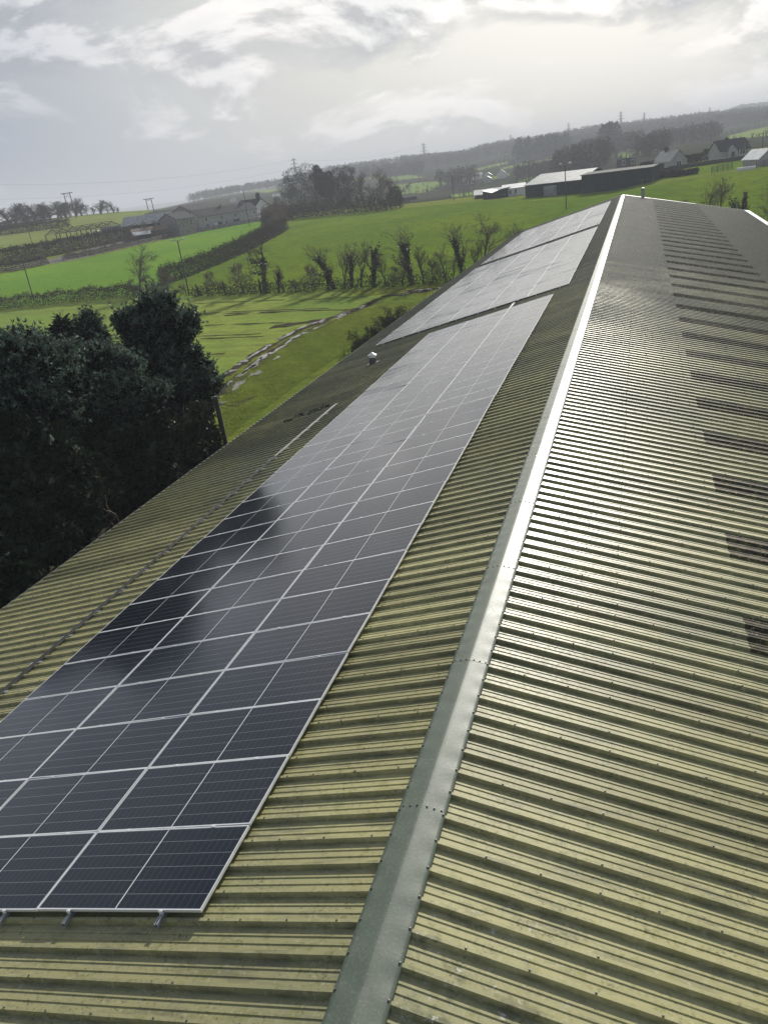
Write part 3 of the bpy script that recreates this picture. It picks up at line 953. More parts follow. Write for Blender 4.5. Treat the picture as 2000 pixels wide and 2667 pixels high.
# clumps of moss and leaf litter by the end of the tray
for k, (u, y, s) in enumerate([(11.0, 24.6, .34), (11.35, 25.0, .26), (11.75, 24.6, .22), (12.05, 24.9, .18), (12.4, 24.4, .14), (10.75, 25.0, .25)]):
    b = MB()
    rg = np.random.default_rng(40 + k)
    for q in range(36):
        c = on_roof(-1, u + rg.normal(0, s * .7), y + rg.normal(0, s * .3), .015 + abs(rg.normal(0, .02)))
        d = rg.normal(0, 1, (3, 3)) * .05
        b.add(c + d, [[0, 1, 2]])
    tag(b.build('moss_clump', M['moss'], None, org=tuple(on_roof(-1, u, y))), ['largest', 'second largest', 'third largest', 'fourth largest', 'smallest', 'nearest to the panels'][k] + ' of the dark moss clumps beside the pale tray end', 'moss', 'moss clumps by the tray end')

vc = thing('vent_cowl', 'small roof vent with a dark stack and pale conical cap, left slope', 'vent', tuple(on_roof(-1, 11.2, 33.1)))
base = on_roof(-1, 11.2, 33.1)
b = MB()
b.box(base + np.array([0, 0, .03]), (.62, .62, .05), Mx)
b.tube([base + np.array([0, 0, z]) for z in (-.02, .03, .34)], [.26, .2, .19], 16)
b.build('stack', M['steel_dark'], vc)
b = MB()
b.tube([base + np.array([0, 0, z]) for z in (.46, .47, .60)], [.24, .23, .03], 20)
b.build('cap', M['white_metal'], vc)
b = MB()
for a in range(4):
    dx, dy = .17 * math.cos(a * 1.571 + .5), .17 * math.sin(a * 1.571 + .5)
    b.bar(base + np.array([dx, dy, .33]), base + np.array([dx * 1.1, dy * 1.1, .47]), .014)
b.build('strut', M['galv'], vc)
b = MB()
b.tube([base + np.array([.3, .1, .05]), base + np.array([.42, .14, .05])], .03, 8)
b.build('elbow', M['white_metal'], vc)

fl = thing('flue_pipe', 'dark round flue standing at the far end of the roof, right of the ridge', 'flue', tuple(on_roof(1, 2.6, YB - 1)))
base = on_roof(1, 2.6, YB - 1.0)
b = MB()
b.tube([base + np.array([0, 0, z]) for z in (-.1, .1, 1.15)], [.24, .19, .18], 14)
b.build('pipe', M['steel_dark'], fl)
b = MB()
b.tube([base + np.array([0, 0, z]) for z in (1.15, 1.25, 1.3)], [.22, .22, .1], 14)
b.build('cap', M['galv'], fl)
b = MB()
b.box(base + np.array([0, -.188, .62]), (.14, .03, .8))
b.build('louvre', M['tray'], fl)

# ------------------------------------------------------------------ tracks, ruts and puddles on the near field
for pts, w in [([(-28.36, 90.89), (-29.21, 86.39), (-29.25, 82.67), (-30.39, 79.31), (-32.19, 74.24), (-32.58, 68.02), (-32.08, 59.3), (-31.53, 54.47), (-31.05, 51.85)], 1.0), ([(-28.31, 88.28), (-29.03, 84.34), (-29.35, 81.03), (-30.27, 73.7), (-30.99, 68.21), (-30.53, 61.23), (-30.01, 56.16), (-29.82, 52.85), (-29.28, 49.7), (-27.73, 45.98)], 1.3), ([(-29.12, 82.45), (-31.84, 83.3), (-36.66, 85.38), (-40.46, 85.86), (-44.73, 85.7), (-50.1, 86.47)], 0.5), ([(-30.69, 77.58), (-32.2, 76.68), (-33.98, 76.46), (-35.26, 75.6), (-37.32, 75.44)], 1.8), ([(-22.28, 92.62), (-24.82, 92.73), (-27.24, 92.29), (-29.05, 90.67)], 1.2), ([(-22.15, 94.2), (-24.71, 94.31), (-27.85, 94.45)], 0.8), ([(-25.8, 43.63), (-25.39, 45.3), (-25.06, 46.61)], 0.8)]:
    ribbon('mud_track', pts, w, M['mud'], .035, jag=.22, seed=int(w * 100))
for k, (pts, w) in enumerate([([(-82.77, 79.46), (-79.03, 79.64), (-67.82, 77.0), (-57.66, 75.22), (-45.2, 72.81), (-33.99, 71.22)], 0.34), ([(-80.89, 77.45), (-77.19, 77.59), (-66.26, 75.05), (-56.37, 73.38), (-44.34, 71.28), (-34.07, 69.8)], 0.34), ([(-77.97, 94.58), (-66.65, 91.88), (-54.95, 90.0), (-43.37, 87.79), (-32.44, 84.95)], 0.34), ([(-76.75, 92.98), (-65.67, 90.42), (-54.21, 88.69), (-42.74, 86.43), (-33.13, 84.14)], 0.34), ([(-48.8, 79.99), (-41.85, 78.75), (-35.56, 77.39)], 0.34), ([(-42.18, 94.15), (-35.42, 93.18), (-28.36, 91.94)], 0.34), ([(-70.85, 102.35), (-56.85, 99.02), (-42.76, 95.54)], 0.34), ([(-43.55, 62.88), (-38.96, 62.56), (-35.54, 62.54)], 0.34)]):
    ribbon('wheel_rut', pts, w, M['mud'], .03, jag=.25, seed=k)
PUD = [((-29.02, 85.56), (-29.04, 83.84), 1.31), ((-29.21, 84.42), (-29.33, 82.19), 1.24), ((-29.62, 81.52), (-30.16, 79.95), 1.68), ((-29.77, 80.71), (-30.6, 78.31), 1.31), ((-30.72, 78.24), (-31.56, 75.88), 1.2), ((-31.58, 76.35), (-32.15, 74.75), 0.92), ((-32.32, 74.5), (-32.48, 72.56), 0.97), ((-32.48, 71.43), (-32.58, 69.75), 0.92), ((-32.36, 70.2), (-32.48, 68.02), 1.06), ((-32.63, 68.38), (-32.6, 67.18), 1.08), ((-32.46, 65.3), (-32.41, 64.42), 1.52), ((-32.27, 64.09), (-32.19, 62.61), 1.13), ((-32.3, 62.35), (-32.15, 59.84), 1.01), ((-32.03, 59.0), (-31.91, 58.01), 1.62), ((-32.01, 57.71), (-31.9, 56.78), 0.94), ((-31.41, 55.32), (-31.3, 54.39), 1.4), ((-31.74, 54.27), (-31.38, 52.34), 1.04), ((-28.78, 83.81), (-28.95, 81.99), 0.93), ((-29.38, 82.39), (-29.52, 80.91), 1.37), ((-29.59, 79.94), (-29.8, 78.25), 1.29), ((-29.59, 78.06), (-29.73, 77.0), 1.46), ((-29.94, 75.41), (-30.12, 73.94), 0.98), ((-30.23, 73.4), (-30.43, 71.87), 1.52), ((-30.62, 70.46), (-30.73, 69.65), 1.6), ((-30.96, 69.3), (-31.05, 67.52), 1.45), ((-30.88, 66.93), (-30.77, 65.18), 0.81), ((-30.61, 64.56), (-30.44, 62.02), 1.33), ((-30.52, 61.68), (-30.44, 60.77), 1.64), ((-30.84, 61.11), (-30.58, 58.59), 1.53), ((-30.02, 57.44), (-29.85, 55.38), 1.45), ((-30.08, 56.52), (-29.92, 54.06), 1.48), ((-29.84, 54.81), (-29.65, 52.36), 1.35), ((-29.56, 51.27), (-29.3, 49.73), 1.02), ((-31.34, 77.58), (-29.9, 79.23), 1.6), ((-31.23, 75.47), (-30.64, 77.33), 1.5), ((-30.36, 57.11), (-30.7, 59.46), 1.0), ((-28.93, 58.39), (-28.9, 59.52), 1.2), ((-28.31, 52.53), (-28.49, 54.42), 1.8), ((-27.87, 48.5), (-28.62, 51.22), 1.8), ((-25.1, 93.43), (-23.07, 94.23), 2.6), ((-23.77, 93.79), (-22.19, 93.93), 3.0), ((-25.77, 91.94), (-24.02, 92.17), 2.4), ((-22.22, 93.41), (-21.39, 94.13), 2.5), ((-26.61, 91.17), (-25.31, 91.55), 1.8), ((-27.2, 44.54), (-26.88, 45.03), 1.5)]
for k, (a, b_, w) in enumerate(PUD):
    rg = np.random.default_rng(k)
    n = 22
    a, b_ = np.array(a), np.array(b_)
    t = np.linspace(0, 2 * np.pi, n, endpoint=False)
    rad = 1 + .28 * np.sin(2 * t + rg.uniform(0, 6)) * rg.uniform(.3, 1) + .22 * np.sin(3 * t + rg.uniform(0, 6)) + .1 * rg.standard_normal(n)
    ax = (b_ - a) / 2
    L_ = np.hypot(*ax) + 1e-6
    nn = np.array([-ax[1], ax[0]]) / L_
    P = (a + b_) / 2 + np.cos(t)[:, None] * rad[:, None] * ax * 1.1 + np.sin(t)[:, None] * rad[:, None] * nn * w * .2
    c = P.mean(0)
    z = max(gz(*c), float(land(P[:, 0], P[:, 1]).max())) + .065
    V = np.r_[np.c_[P, np.full(n, z)], [[c[0], c[1], z]]]
    mb = MB()
    mb.add(V, [[i, (i + 1) % n, n] for i in range(n)])
    o = mb.build('puddle', M['puddle'])
    o['kind'] = 'structure'

# ------------------------------------------------------------------ plants


def unit(v): return v / (np.linalg.norm(v) + 1e-9)


def grow(rg, h, spread=.55, levels=3, r0=None, first=.25, nkids=(8, 5, 4), wig=.10, up=.25, lean=(0, 0), twig=.014, kinks=5):
    """winter tree: returns limb and twig polylines"""
    r0 = r0 or h * .022
    out = []

    def branch(p, d, L, r, lv):
        k = kinks if lv == 0 else (4 if lv == 1 else 3)
        P, R = [p], [r]
        D = [d]
        for i in range(k):
            d = unit(d + rg.normal(0, wig * (1 + .5 * lv), 3) + np.array([0, 0, up * (.12 if lv else .05)]))
            p = p + d * L / k
            P.append(p)
            R.append(max(twig, r * (1 - (.80 if lv else .72) * (i + 1) / k)))
            D.append(d)
        out.append((lv, np.array(P), np.array(R)))
        if lv >= levels: return
        n = nkids[min(lv, len(nkids) - 1)]
        for q in range(n):
            t = first + (1 - first) * (q + rg.uniform(0, 1)) / n if lv == 0 else rg.uniform(.25, 1)
            x = min(t * k, k - 1e-3)
            i = int(x)
            pt = P[i] + (P[i + 1] - P[i]) * (x - i)
            ax = unit(np.cross(D[i], rg.normal(0, 1, 3)))
            ang = rg.uniform(.45, 1.0) * (1.15 - .35 * t) * (spread / .55)
            dd = unit(D[i] * math.cos(ang) + ax * math.sin(ang) + np.array([0, 0, up * .4]))
            branch(pt, dd, L * rg.uniform(.42, .68) * (1.12 - .45 * t if lv == 0 else 1), max(twig, R[i] * .55), lv + 1)
    branch(np.array([0, 0, -.15]), unit(np.array([lean[0], lean[1], 1.0])), h * .62 if spread > .4 else h * .75, r0, 0)
    zmax = max(P[:, 2].max() for _, P, _ in out)
    s = h / zmax
    return [(lv, P * s, R * (s if lv < 2 else 1)) for lv, P, R in out]


def cards(rg, C, size, asp=1.0, flat=None):
    """small free-standing quads at points C"""
    n = len(C)
    a = rg.normal(0, 1, (n, 3))
    if flat is not None: a = a * np.array(flat)
    a /= np.linalg.norm(a, axis=1)[:, None] + 1e-9
    b = np.cross(a, rg.normal(0, 1, (n, 3)))
    b /= np.linalg.norm(b, axis=1)[:, None] + 1e-9
    s = size * rg.uniform(.55, 1.3, (n, 1))
    V = np.stack([C - a * s * asp, C + b * s * .5, C + a * s * asp, C - b * s * .5], 1).reshape(-1, 3)
    return V, np.arange(4 * n).reshape(-1, 4)


def tufts(rg, C, Dn, L, n=6, w=.016, spread=.55):
    """needle tufts: n thin triangles fanned about direction Dn at each point"""
    k = len(C)
    Cq = np.repeat(C, n, 0)
    D = np.repeat(Dn, n, 0) + rg.normal(0, spread, (k * n, 3))
    D /= np.linalg.norm(D, axis=1)[:, None] + 1e-9
    W = np.cross(D, rg.normal(0, 1, D.shape))
    W /= np.linalg.norm(W, axis=1)[:, None] + 1e-9
    l = L * rg.uniform(.6, 1.25, (k * n, 1))
    V = np.stack([Cq - W * w, Cq + W * w, Cq + D * l], 1).reshape(-1, 3)
    return V, np.arange(3 * k * n).reshape(-1, 3)


def fans(rg, C, Dn, L, n=7, w=.03, spread=.5):
    """needle sprays: n blades from one shared point, so that a spray is one piece"""
    k = len(C)
    D = Dn[:, None] + rg.normal(0, spread, (k, n, 3))
    D /= np.linalg.norm(D, axis=2)[..., None] + 1e-9
    W = np.cross(D, rg.normal(0, 1, D.shape))
    W /= np.linalg.norm(W, axis=2)[..., None] + 1e-9
    T = C[:, None] + D * L * rg.uniform(.6, 1.25, (k, n, 1))
    V = np.concatenate([C[:, None], T - W * w, T + W * w], 1).reshape(-1, 3)
    base = (np.arange(k) * (2 * n + 1))[:, None]
    q = np.arange(n)[None]
    return V, np.stack([base + 0 * q, base + 1 + q, base + 1 + n + q], -1).reshape(-1, 3)


def shell(rg, lobes, n, inner=.55):
    """points and outward normals over a set of lobes (x,y,z,r)"""
    lb = np.asarray(lobes, float)
    p = lb[:, 3] ** 2
    i = rg.choice(len(lb), n, p=p / p.sum())
    d = rg.normal(0, 1, (n, 3))
    d /= np.linalg.norm(d, axis=1)[:, None]
    rad = lb[i, 3:4] * (inner + (1 - inner) * rg.uniform(0, 1, (n, 1)) ** .5)
    lump = 1 + .22 * np.sin(d[:, :1] * 5 + i[:, None]) * np.sin(d[:, 1:2] * 6 + 2 * i[:, None]) * np.cos(d[:, 2:] * 5)
    return lb[i, :3] + d * rad * lump, d


def tubes(mb, segs, sides=(7, 5, 3, 3)):
    for lv, P, R in segs: mb.tube(P, R, sides[min(lv, 3)], cap=False)


def bare_tree_proto(seed, h, name='bare_tree', mats=None, ivy=0.0, ivy_h=.6, leaf=0, leaf_mat=None, **kw):
    """a leafless tree as meshes: trunk, crown and, where it has it, ivy"""
    rg = np.random.default_rng(seed)
    seg = grow(rg, h, **kw)
    t, c = MB(), MB()
    tubes(t, [s for s in seg if s[0] <= 1])
    tubes(c, [s for s in seg if s[0] > 1])
    mats = mats or (M['bark'], M['twig'])
    parts = [('trunk', t.mesh('trunk', mats[0])), ('crown', c.mesh('crown', mats[1]))]
    if ivy:
        pts = []
        for lv, P, R in seg:
            if lv > 1: continue
            n = max(2, int(np.linalg.norm(P[-1] - P[0]) * (90 if lv == 0 else 26) * ivy))
            tt = rg.uniform(0, 1, n) ** (1.2 if lv == 0 else 1.8) * (len(P) - 1.001)
            i = tt.astype(int)
            q = P[i] + (P[i + 1] - P[i]) * (tt - i)[:, None]
            q = q + rg.normal(0, 1, (n, 3)) * (.22 if lv == 0 else .16) * (h / 8)
            pts.append(q[q[:, 2] < h * ivy_h])
        v, f = cards(rg, np.concatenate(pts), .16 * (h / 8) ** .5)
        mb = MB()
        mb.add(v, f)
        parts.append(('ivy', mb.mesh('ivy', M['ivy'])))
    if leaf:
        tips = np.concatenate([s[1] for s in seg if s[0] >= 2])
        q = tips[rg.integers(0, len(tips), leaf)] + rg.normal(0, h * .03, (leaf, 3))
        v, f = cards(rg, q, h * .018)
        mb = MB()
        mb.add(v, f)
        parts.append(('foliage', mb.mesh('foliage', leaf_mat or M['twig_red'])))
    return parts


def plant(parts, name, label, cat, x, y, s=1.0, rz=0.0, group=None, z=None, tilt=0.0):
    o = thing(name, label, cat, (x, y, (gz(x, y) if z is None else z) - .05), group)
    o.rotation_euler = (tilt, 0, rz)
    o.scale = (s, s, s) if not hasattr(s, '__len__') else s
    for nm, me in parts: inst(nm, me, o)
    return o


def conifer(name, label, x, y, lobes, nt, L=.24, mat_='needles', cat='pine tree', seed=0, trunk_r=.22, limbs=True, n=6, w=.018, up=.7, fill=0, shoots=0):
    """evergreen from lobes of needle tufts on a trunk with limbs"""
    rg = np.random.default_rng(seed)
    z0 = gz(x, y)
    o = thing(name, label, cat, (x, y, z0))
    lb = np.asarray(lobes, float)
    top = lb[np.argmax(lb[:, 2])]
    t = MB()
    ht = top[2] - z0
    k = 7
    P = np.stack([np.linspace(x, top[0], k), np.linspace(y, top[1], k), np.linspace(z0 - .2, top[2], k)], 1)
    P[1:-1, :2] += rg.normal(0, .08, (k - 2, 2))
    t.tube(P, np.linspace(trunk_r, .04, k), 8)
    t.build('trunk', M['bark'], o)
    if limbs:
        b = MB()
        for l in lb:
            for q in range(3):
                e = l[:3] + rg.normal(0, .3, 3) * l[3]
                zt = np.clip(e[2] - .25 * np.hypot(e[0] - x, e[1] - y) - .3, z0 + .6, top[2] - .2)
                f = (zt - z0) / ht
                s = np.array([x + (top[0] - x) * f, y + (top[1] - y) * f, zt])
                mid = (s + e) / 2 + np.array([0, 0, -.15])
                b.tube([s, mid, e], [.07, .05, .02], 4, cap=False)
        b.build('limbs', M['bark'], o)
    sub = []
    lb = lb * np.array([1, 1, 1, .86 if shoots else 1])
    for l in lb:
        sub.append((*l[:3], l[3] * .62))
        for q in range(7):
            d = unit(rg.normal(0, 1, 3) + np.array([0, 0, .35]))
            sub.append((*(l[:3] + d * l[3] * rg.uniform(.55, .95)), l[3] * rg.uniform(.22, .42)))
    C, D = shell(rg, sub, nt, .8)
    keep = C[:, 2] > z0 + .2
    C, D = C[keep], D[keep]
    Dn = D * .7 + np.array([0, 0, up]) + rg.normal(0, .25, D.shape)
    Dn /= np.linalg.norm(Dn, axis=1)[:, None]
    mb = MB()
    if shoots:
        mi = MB()
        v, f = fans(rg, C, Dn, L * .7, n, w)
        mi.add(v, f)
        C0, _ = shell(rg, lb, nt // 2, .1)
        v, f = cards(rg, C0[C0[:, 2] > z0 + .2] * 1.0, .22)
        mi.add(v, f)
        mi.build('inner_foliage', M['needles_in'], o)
        S, SD = shell(rg, sub, shoots, .9)
        kp = S[:, 2] > z0 + .2
        S, SD = S[kp], SD[kp]
        ax = SD * .75 + np.array([0, 0, up]) + rg.normal(0, .3, SD.shape)
        ax /= np.linalg.norm(ax, axis=1)[:, None]
        sl = L * rg.uniform(.9, 2.0, (len(S), 1))
        m = 4
        Cs = (S[:, None] + ax[:, None] * sl[:, None] * np.linspace(0, 1, m)[None, :, None])
        # every shoot is one piece: its needles share the base point
        V, F = [], []
        k = len(S)
        dd = ax[:, None, None] * .75 + rg.normal(0, .55, (k, m, n, 3))
        dd /= np.linalg.norm(dd, axis=3)[..., None]
        wv = np.cross(dd, rg.normal(0, 1, dd.shape))
        wv /= np.linalg.norm(wv, axis=3)[..., None] + 1e-9
        tip = Cs[:, :, None] + dd * L * .5
        A_ = (Cs[:, :, None] + wv * w * .9).reshape(k, -1, 3)
        B_ = (Cs[:, :, None] - wv * w * .9).reshape(k, -1, 3)
        T_ = tip.reshape(k, -1, 3)
        nn = m * n
        allv = np.concatenate([A_, B_, T_], 1).reshape(-1, 3)
        bs = (np.arange(k) * 3 * nn)[:, None]
        q = np.arange(nn)[None]
        ff = np.stack([bs + q, bs + nn + q, bs + 2 * nn + q], -1).reshape(-1, 3)
        mb.add(allv, ff)
    else:
        v, f = fans(rg, C, Dn, L, n + 1, w)
        mb.add(v, f)
    if fill:
        C2, _ = shell(rg, lb, fill, .15)
        v, f = cards(rg, C2[C2[:, 2] > z0 + .2], .2)
        mb.add(v, f)
    mb.build('crown', M[mat_], o)
    return o


def hedge(name, label, pts, width, height, dens, leaf, mat_='hedge', seed=0, cat='hedge', group=None, rag=.12, stems=True, base=0.0):
    """hedge along a line on the land: stems inside, leaves over its section"""
    rg = np.random.default_rng(seed)
    pts = np.asarray(pts, float)
    d = np.r_[0, np.cumsum(np.hypot(*np.diff(pts, axis=0).T))]
    n = int(d[-1] * dens)
    s = rg.uniform(0, d[-1], n)
    P = np.stack([np.interp(s, d, pts[:, k]) for k in (0, 1)], 1)
    i = np.clip(np.searchsorted(d, s) - 1, 0, len(pts) - 2)
    D = (pts[i + 1] - pts[i]) / (d[i + 1] - d[i])[:, None]
    N = np.stack([-D[:, 1], D[:, 0]], 1)
    hh = height * (1 + rag * (np.sin(s * .9 + seed) * .5 + np.sin(s * 2.7 + 2 * seed) * .35 + rg.normal(0, .5, n)))
    a = rg.uniform(0, 1, n)
    b = rg.uniform(-1, 1, n)
    edge = rg.uniform(0, 1, n) < .7
    top = edge & (rg.uniform(0, 1, n) < .45)
    b = np.where(edge & ~top, np.sign(b) * rg.uniform(.75, 1.05, n), b)
    a = np.where(top, rg.uniform(.88, 1.05, n), a)
    b = b * (1 - .35 * a)
    Q = np.c_[P + N * (b * width / 2)[:, None], land(P[:, 0], P[:, 1]) + base + a * hh]
    o = thing(name, label, cat, (pts[0][0], pts[0][1], gz(*pts[0])), group)
    mb = MB()
    v, f = cards(rg, Q, leaf)
    mb.add(v, f)
    mb.build('foliage', M[mat_], o)
    if stems:
        mb = MB()
        for q in range(int(d[-1] * 1.2)):
            sx_ = rg.uniform(0, d[-1])
            p = np.array([np.interp(sx_, d, pts[:, k]) for k in (0, 1)])
            z = gz(*p)
            e = p + rg.normal(0, width * .3, 2)
            mb.tube([(p[0], p[1], z - .1), (e[0], e[1], z + height * rg.uniform(.8, 1.15))], [.03, .012], 3, cap=False)
        mb.build('stems', M['twig'], o)['kind'] = 'stuff'
    return o


rg0 = np.random.default_rng(9)
# -- conifers and undergrowth beyond the left eave
conifer('weeping_conifer', 'narrow drooping dark conifer, left of the taller pines', *(-24.6, 26.46), [(-24.16, 26.84, 1.77, 0.18), (-24.18, 26.82, 1.45, 0.31), (-24.21, 26.8, 1.01, 0.45), (-24.25, 26.76, 0.56, 0.58), (-24.36, 26.67, 0.02, 0.66), (-24.49, 26.56, -0.61, 0.74), (-24.64, 26.43, -1.34, 0.87)], 4500, .42, 'needles_dark', 'conifer', 21, .16, False, 6, .04, -.75)
conifer('pine_tree', 'young pointed pine standing right of the drooping conifer', *(-24.3, 28.01), [(-23.8, 28.42, 1.55, 0.21), (-23.81, 28.41, 1.21, 0.36), (-23.66, 28.52, 0.95, 0.32), (-23.98, 28.27, 0.67, 0.55), (-23.6, 28.57, 0.39, 0.5), (-24.24, 28.07, 0.97, 0.29), (-24.0, 28.25, 0.0, 0.8), (-23.55, 28.61, -0.31, 0.63), (-24.25, 28.06, -0.82, 0.95)], 3800, .38, 'needles', 'pine tree', 22, .16, True, 7, .03, .9, 0, 750)
conifer('pine_tree', 'tallest broad pine with forked top, beside the wooden pole', *(-19.67, 26.5), [(-19.17, 27.33, 2.14, 0.46), (-18.33, 26.92, 2.02, 0.45), (-19.23, 26.8, 1.97, 0.49), (-18.37, 27.38, 2.15, 0.3), (-18.81, 27.09, 1.67, 0.68), (-19.81, 25.79, 1.56, 0.45), (-20.06, 26.47, 1.21, 0.57), (-19.61, 26.54, 1.48, 0.65), (-20.35, 26.02, 1.67, 0.23), (-19.32, 26.75, 1.03, 0.88), (-17.85, 27.7, 1.27, 0.49), (-17.84, 27.0, 1.16, 0.52), (-17.89, 28.03, 0.89, 0.35), (-18.11, 27.54, 0.68, 0.65), (-18.49, 27.3, 0.51, 0.76), (-19.04, 26.94, 0.21, 1.11), (-19.86, 26.37, 0.47, 0.84), (-17.84, 27.24, -0.54, 0.64), (-17.8, 27.73, -1.11, 0.65), (-18.39, 27.36, -0.94, 0.92), (-17.77, 27.99, -1.7, 0.62), (-18.79, 26.38, -0.76, 1.17), (-19.93, 26.32, -0.6, 1.03), (-17.54, 27.89, -2.11, 0.5), (-17.97, 27.16, -1.84, 0.76), (-18.44, 26.13, -1.72, 1.13), (-17.88, 27.21, -2.62, 0.69), (-18.37, 26.18, -2.76, 0.98)], 9000, .36, 'needles', 'pine tree', 23, .26, True, 7, .032, .7, 0, 2600)
conifer('pine_tree', 'bushy pine with pale lit tips, in front of the tallest pine', *(-19.36, 21.73), [(-19.1, 21.93, 1.03, 0.44), (-18.59, 21.82, 0.84, 0.44), (-18.33, 22.54, 0.43, 0.58), (-17.82, 22.41, 0.2, 0.41), (-19.46, 21.64, 1.03, 0.38), (-18.77, 22.19, 0.28, 0.69), (-17.95, 22.07, -0.0, 0.61), (-19.35, 21.73, 0.43, 0.55), (-18.12, 21.43, -0.54, 0.74), (-17.55, 22.11, -0.76, 0.64), (-18.67, 21.0, -0.91, 0.7), (-17.87, 21.63, -1.34, 0.77), (-17.23, 22.59, -1.17, 0.58), (-18.44, 21.18, -1.76, 0.88)], 7500, .36, 'needles', 'pine tree', 24, .2, True, 7, .03, .7, 0, 1500)
conifer('pine_tree', 'wide dense pine at the left edge, lower than the others', *(-19.28, 17.79), [(-19.36, 17.71, 2.08, 0.53), (-19.07, 17.98, 2.12, 0.4), (-18.95, 18.51, 2.19, 0.47), (-18.4, 18.6, 1.74, 0.56), (-18.61, 18.41, 2.05, 0.34), (-18.03, 18.92, 1.47, 0.5), (-18.12, 18.32, 1.3, 0.62), (-19.27, 17.8, 1.63, 0.62), (-18.43, 17.77, 1.53, 0.61), (-17.83, 17.77, 0.87, 0.73), (-17.59, 18.51, 0.58, 0.55), (-18.64, 17.02, 1.07, 0.76), (-18.14, 16.94, 0.27, 0.78), (-17.57, 17.46, -0.04, 0.72), (-18.73, 16.37, 0.27, 0.75), (-19.5, 16.87, 1.54, 0.77), (-19.5, 16.16, 0.36, 0.91)], 10000, .34, 'needles', 'pine tree', 25, .22, True, 7, .03, .7, 0, 2100)
conifer('laurel_bush', 'tall dark evergreen bush filling the shade below the left pines', *(-16.99, 14.44), [(-17.46, 15.38, -0.4, 1.0), (-17.7, 14.42, -0.72, 1.13), (-16.9, 15.91, -1.16, 1.01), (-17.27, 14.15, -1.83, 1.26), (-16.56, 14.86, -2.14, 1.12), (-17.22, 12.73, -2.55, 1.23), (-16.6, 13.4, -3.0, 1.1), (-16.53, 16.25, -2.15, 0.87), (-16.32, 15.76, -3.11, 0.86), (-17.92, 13.45, -1.13, 1.25)], 9000, .18, 'evergreen', 'bush', 26, .12, True, 4, .05, .3, 9000)
conifer('laurel_bush', 'dark evergreen bush under the bushy pine, close to the eave', *(-17.17, 19.64), [(-17.36, 19.48, -2.17, 0.96), (-18.94, 20.12, -1.31, 0.76), (-18.31, 19.34, -1.78, 0.74), (-17.86, 17.75, -0.93, 0.67), (-16.95, 20.44, -2.2, 0.91), (-16.61, 21.32, -2.18, 0.82), (-17.32, 18.22, -2.63, 0.93), (-16.87, 19.1, -3.15, 0.95), (-16.35, 20.27, -2.96, 0.9)], 7000, .18, 'evergreen', 'bush', 27, .12, True, 4, .05, .3, 7000)
conifer('laurel_bush', 'low dark evergreen scrub along the eave at the left edge', *(-16.3, 13.0), [(-16.4, 12.15, -3.31, 1.06), (-16.3, 13.71, -3.14, 0.96), (-16.61, 11.15, -3.17, 1.3), (-16.27, 15.13, -3.4, 0.85), (-16.51, 17.07, -3.24, 0.75), (-16.41, 20.84, -3.85, 0.66), (-16.54, 19.5, -4.13, 0.64), (-16.78, 18.02, -4.13, 0.62), (-15.53, 11.62, -3.79, 0.77), (-16.6, 18.81, -3.51, 0.63)], 6000, .18, 'evergreen', 'bush', 29, .10, True, 4, .05, .3, 8000)
conifer('bramble_bush', 'thicket of small glinting leaves at the foot of the wooden pole', *(-16.57, 23.77), [(-16.41, 24.59, -2.59, 0.71), (-16.61, 23.75, -3.02, 0.8), (-16.91, 23.06, -3.13, 0.87), (-16.18, 24.5, -3.47, 0.64), (-16.42, 23.4, -3.79, 0.77), (-16.92, 22.33, -3.73, 0.86), (-15.81, 24.26, -4.12, 0.49)], 4200, .10, 'bramble', 'bush', 28, .05, True, 3, .05, .2, 2600)
# bare twiggy undergrowth poking out of the shade
tw = bare_tree_proto(61, 5.0, mats=(M['bark'], M['twig']), spread=.8, levels=3, nkids=(9, 5, 4), first=.1, r0=.05)
for k, (px_, sc_, rz_) in enumerate([((-16.33, 13.68), 0.9, 0.3), ((-16.35, 16.41), 1.0, 2.0), ((-16.06, 18.6), 0.8, 4.0), ((-15.91, 23.61), 0.7, 1.0), ((-17.31, 16.21), 1.05, 5)]):
    plant(tw, 'bare_sapling', ['pale bare sapling at the dark left edge of the thicket', 'bare sapling between the low pine and the bushy pine', 'bare sapling close to the eave under the bushy pine', 'bare sapling among the glinting leaves by the pole', 'bare sapling before the wide pine at the left edge'][k], 'sapling', *px_, sc_, rz_, 'bare saplings in the thicket')

# -- dark shrubs along the eave further on
PE = bare_tree_proto(81, 4.5, spread=.8, levels=3, nkids=(15, 7, 6), first=.05, r0=.05, leaf=2600, leaf_mat=M['scrub'], mats=(M['bark'], M['twig_dark']))
for k, ((x, y, h), lab) in enumerate([((-17.84, 58.3, 2.86), 'rounded dark shrub by the eave, before the second array'), ((-17.66, 60.45, 2.75), 'dark shrub by the eave, right of the rounded one'), ((-17.56, 63.61, 2.62), 'taller dark shrub by the eave, beside the second array'), ((-17.38, 66.77, 2.51), 'dark shrub by the eave, farthest of the eave shrubs'), ((-17.74, 55.17, 2.73), 'low twiggy shrub by the eave, left of the rounded one'), ((-17.61, 52.05, 2.79), 'low twiggy shrub by the eave near the roof vent'), ((-17.76, 48.81, 2.82), 'smallest brown shrub by the eave beside the grass')]):
    plant(PE, 'eave_shrub', lab, 'shrub', x, y, (h / 4.5 * rg0.uniform(1.0, 1.35), h / 4.5 * rg0.uniform(1.0, 1.35), h / 4.5 * 1.3), k * 1.9, 'shrubs along the eave')

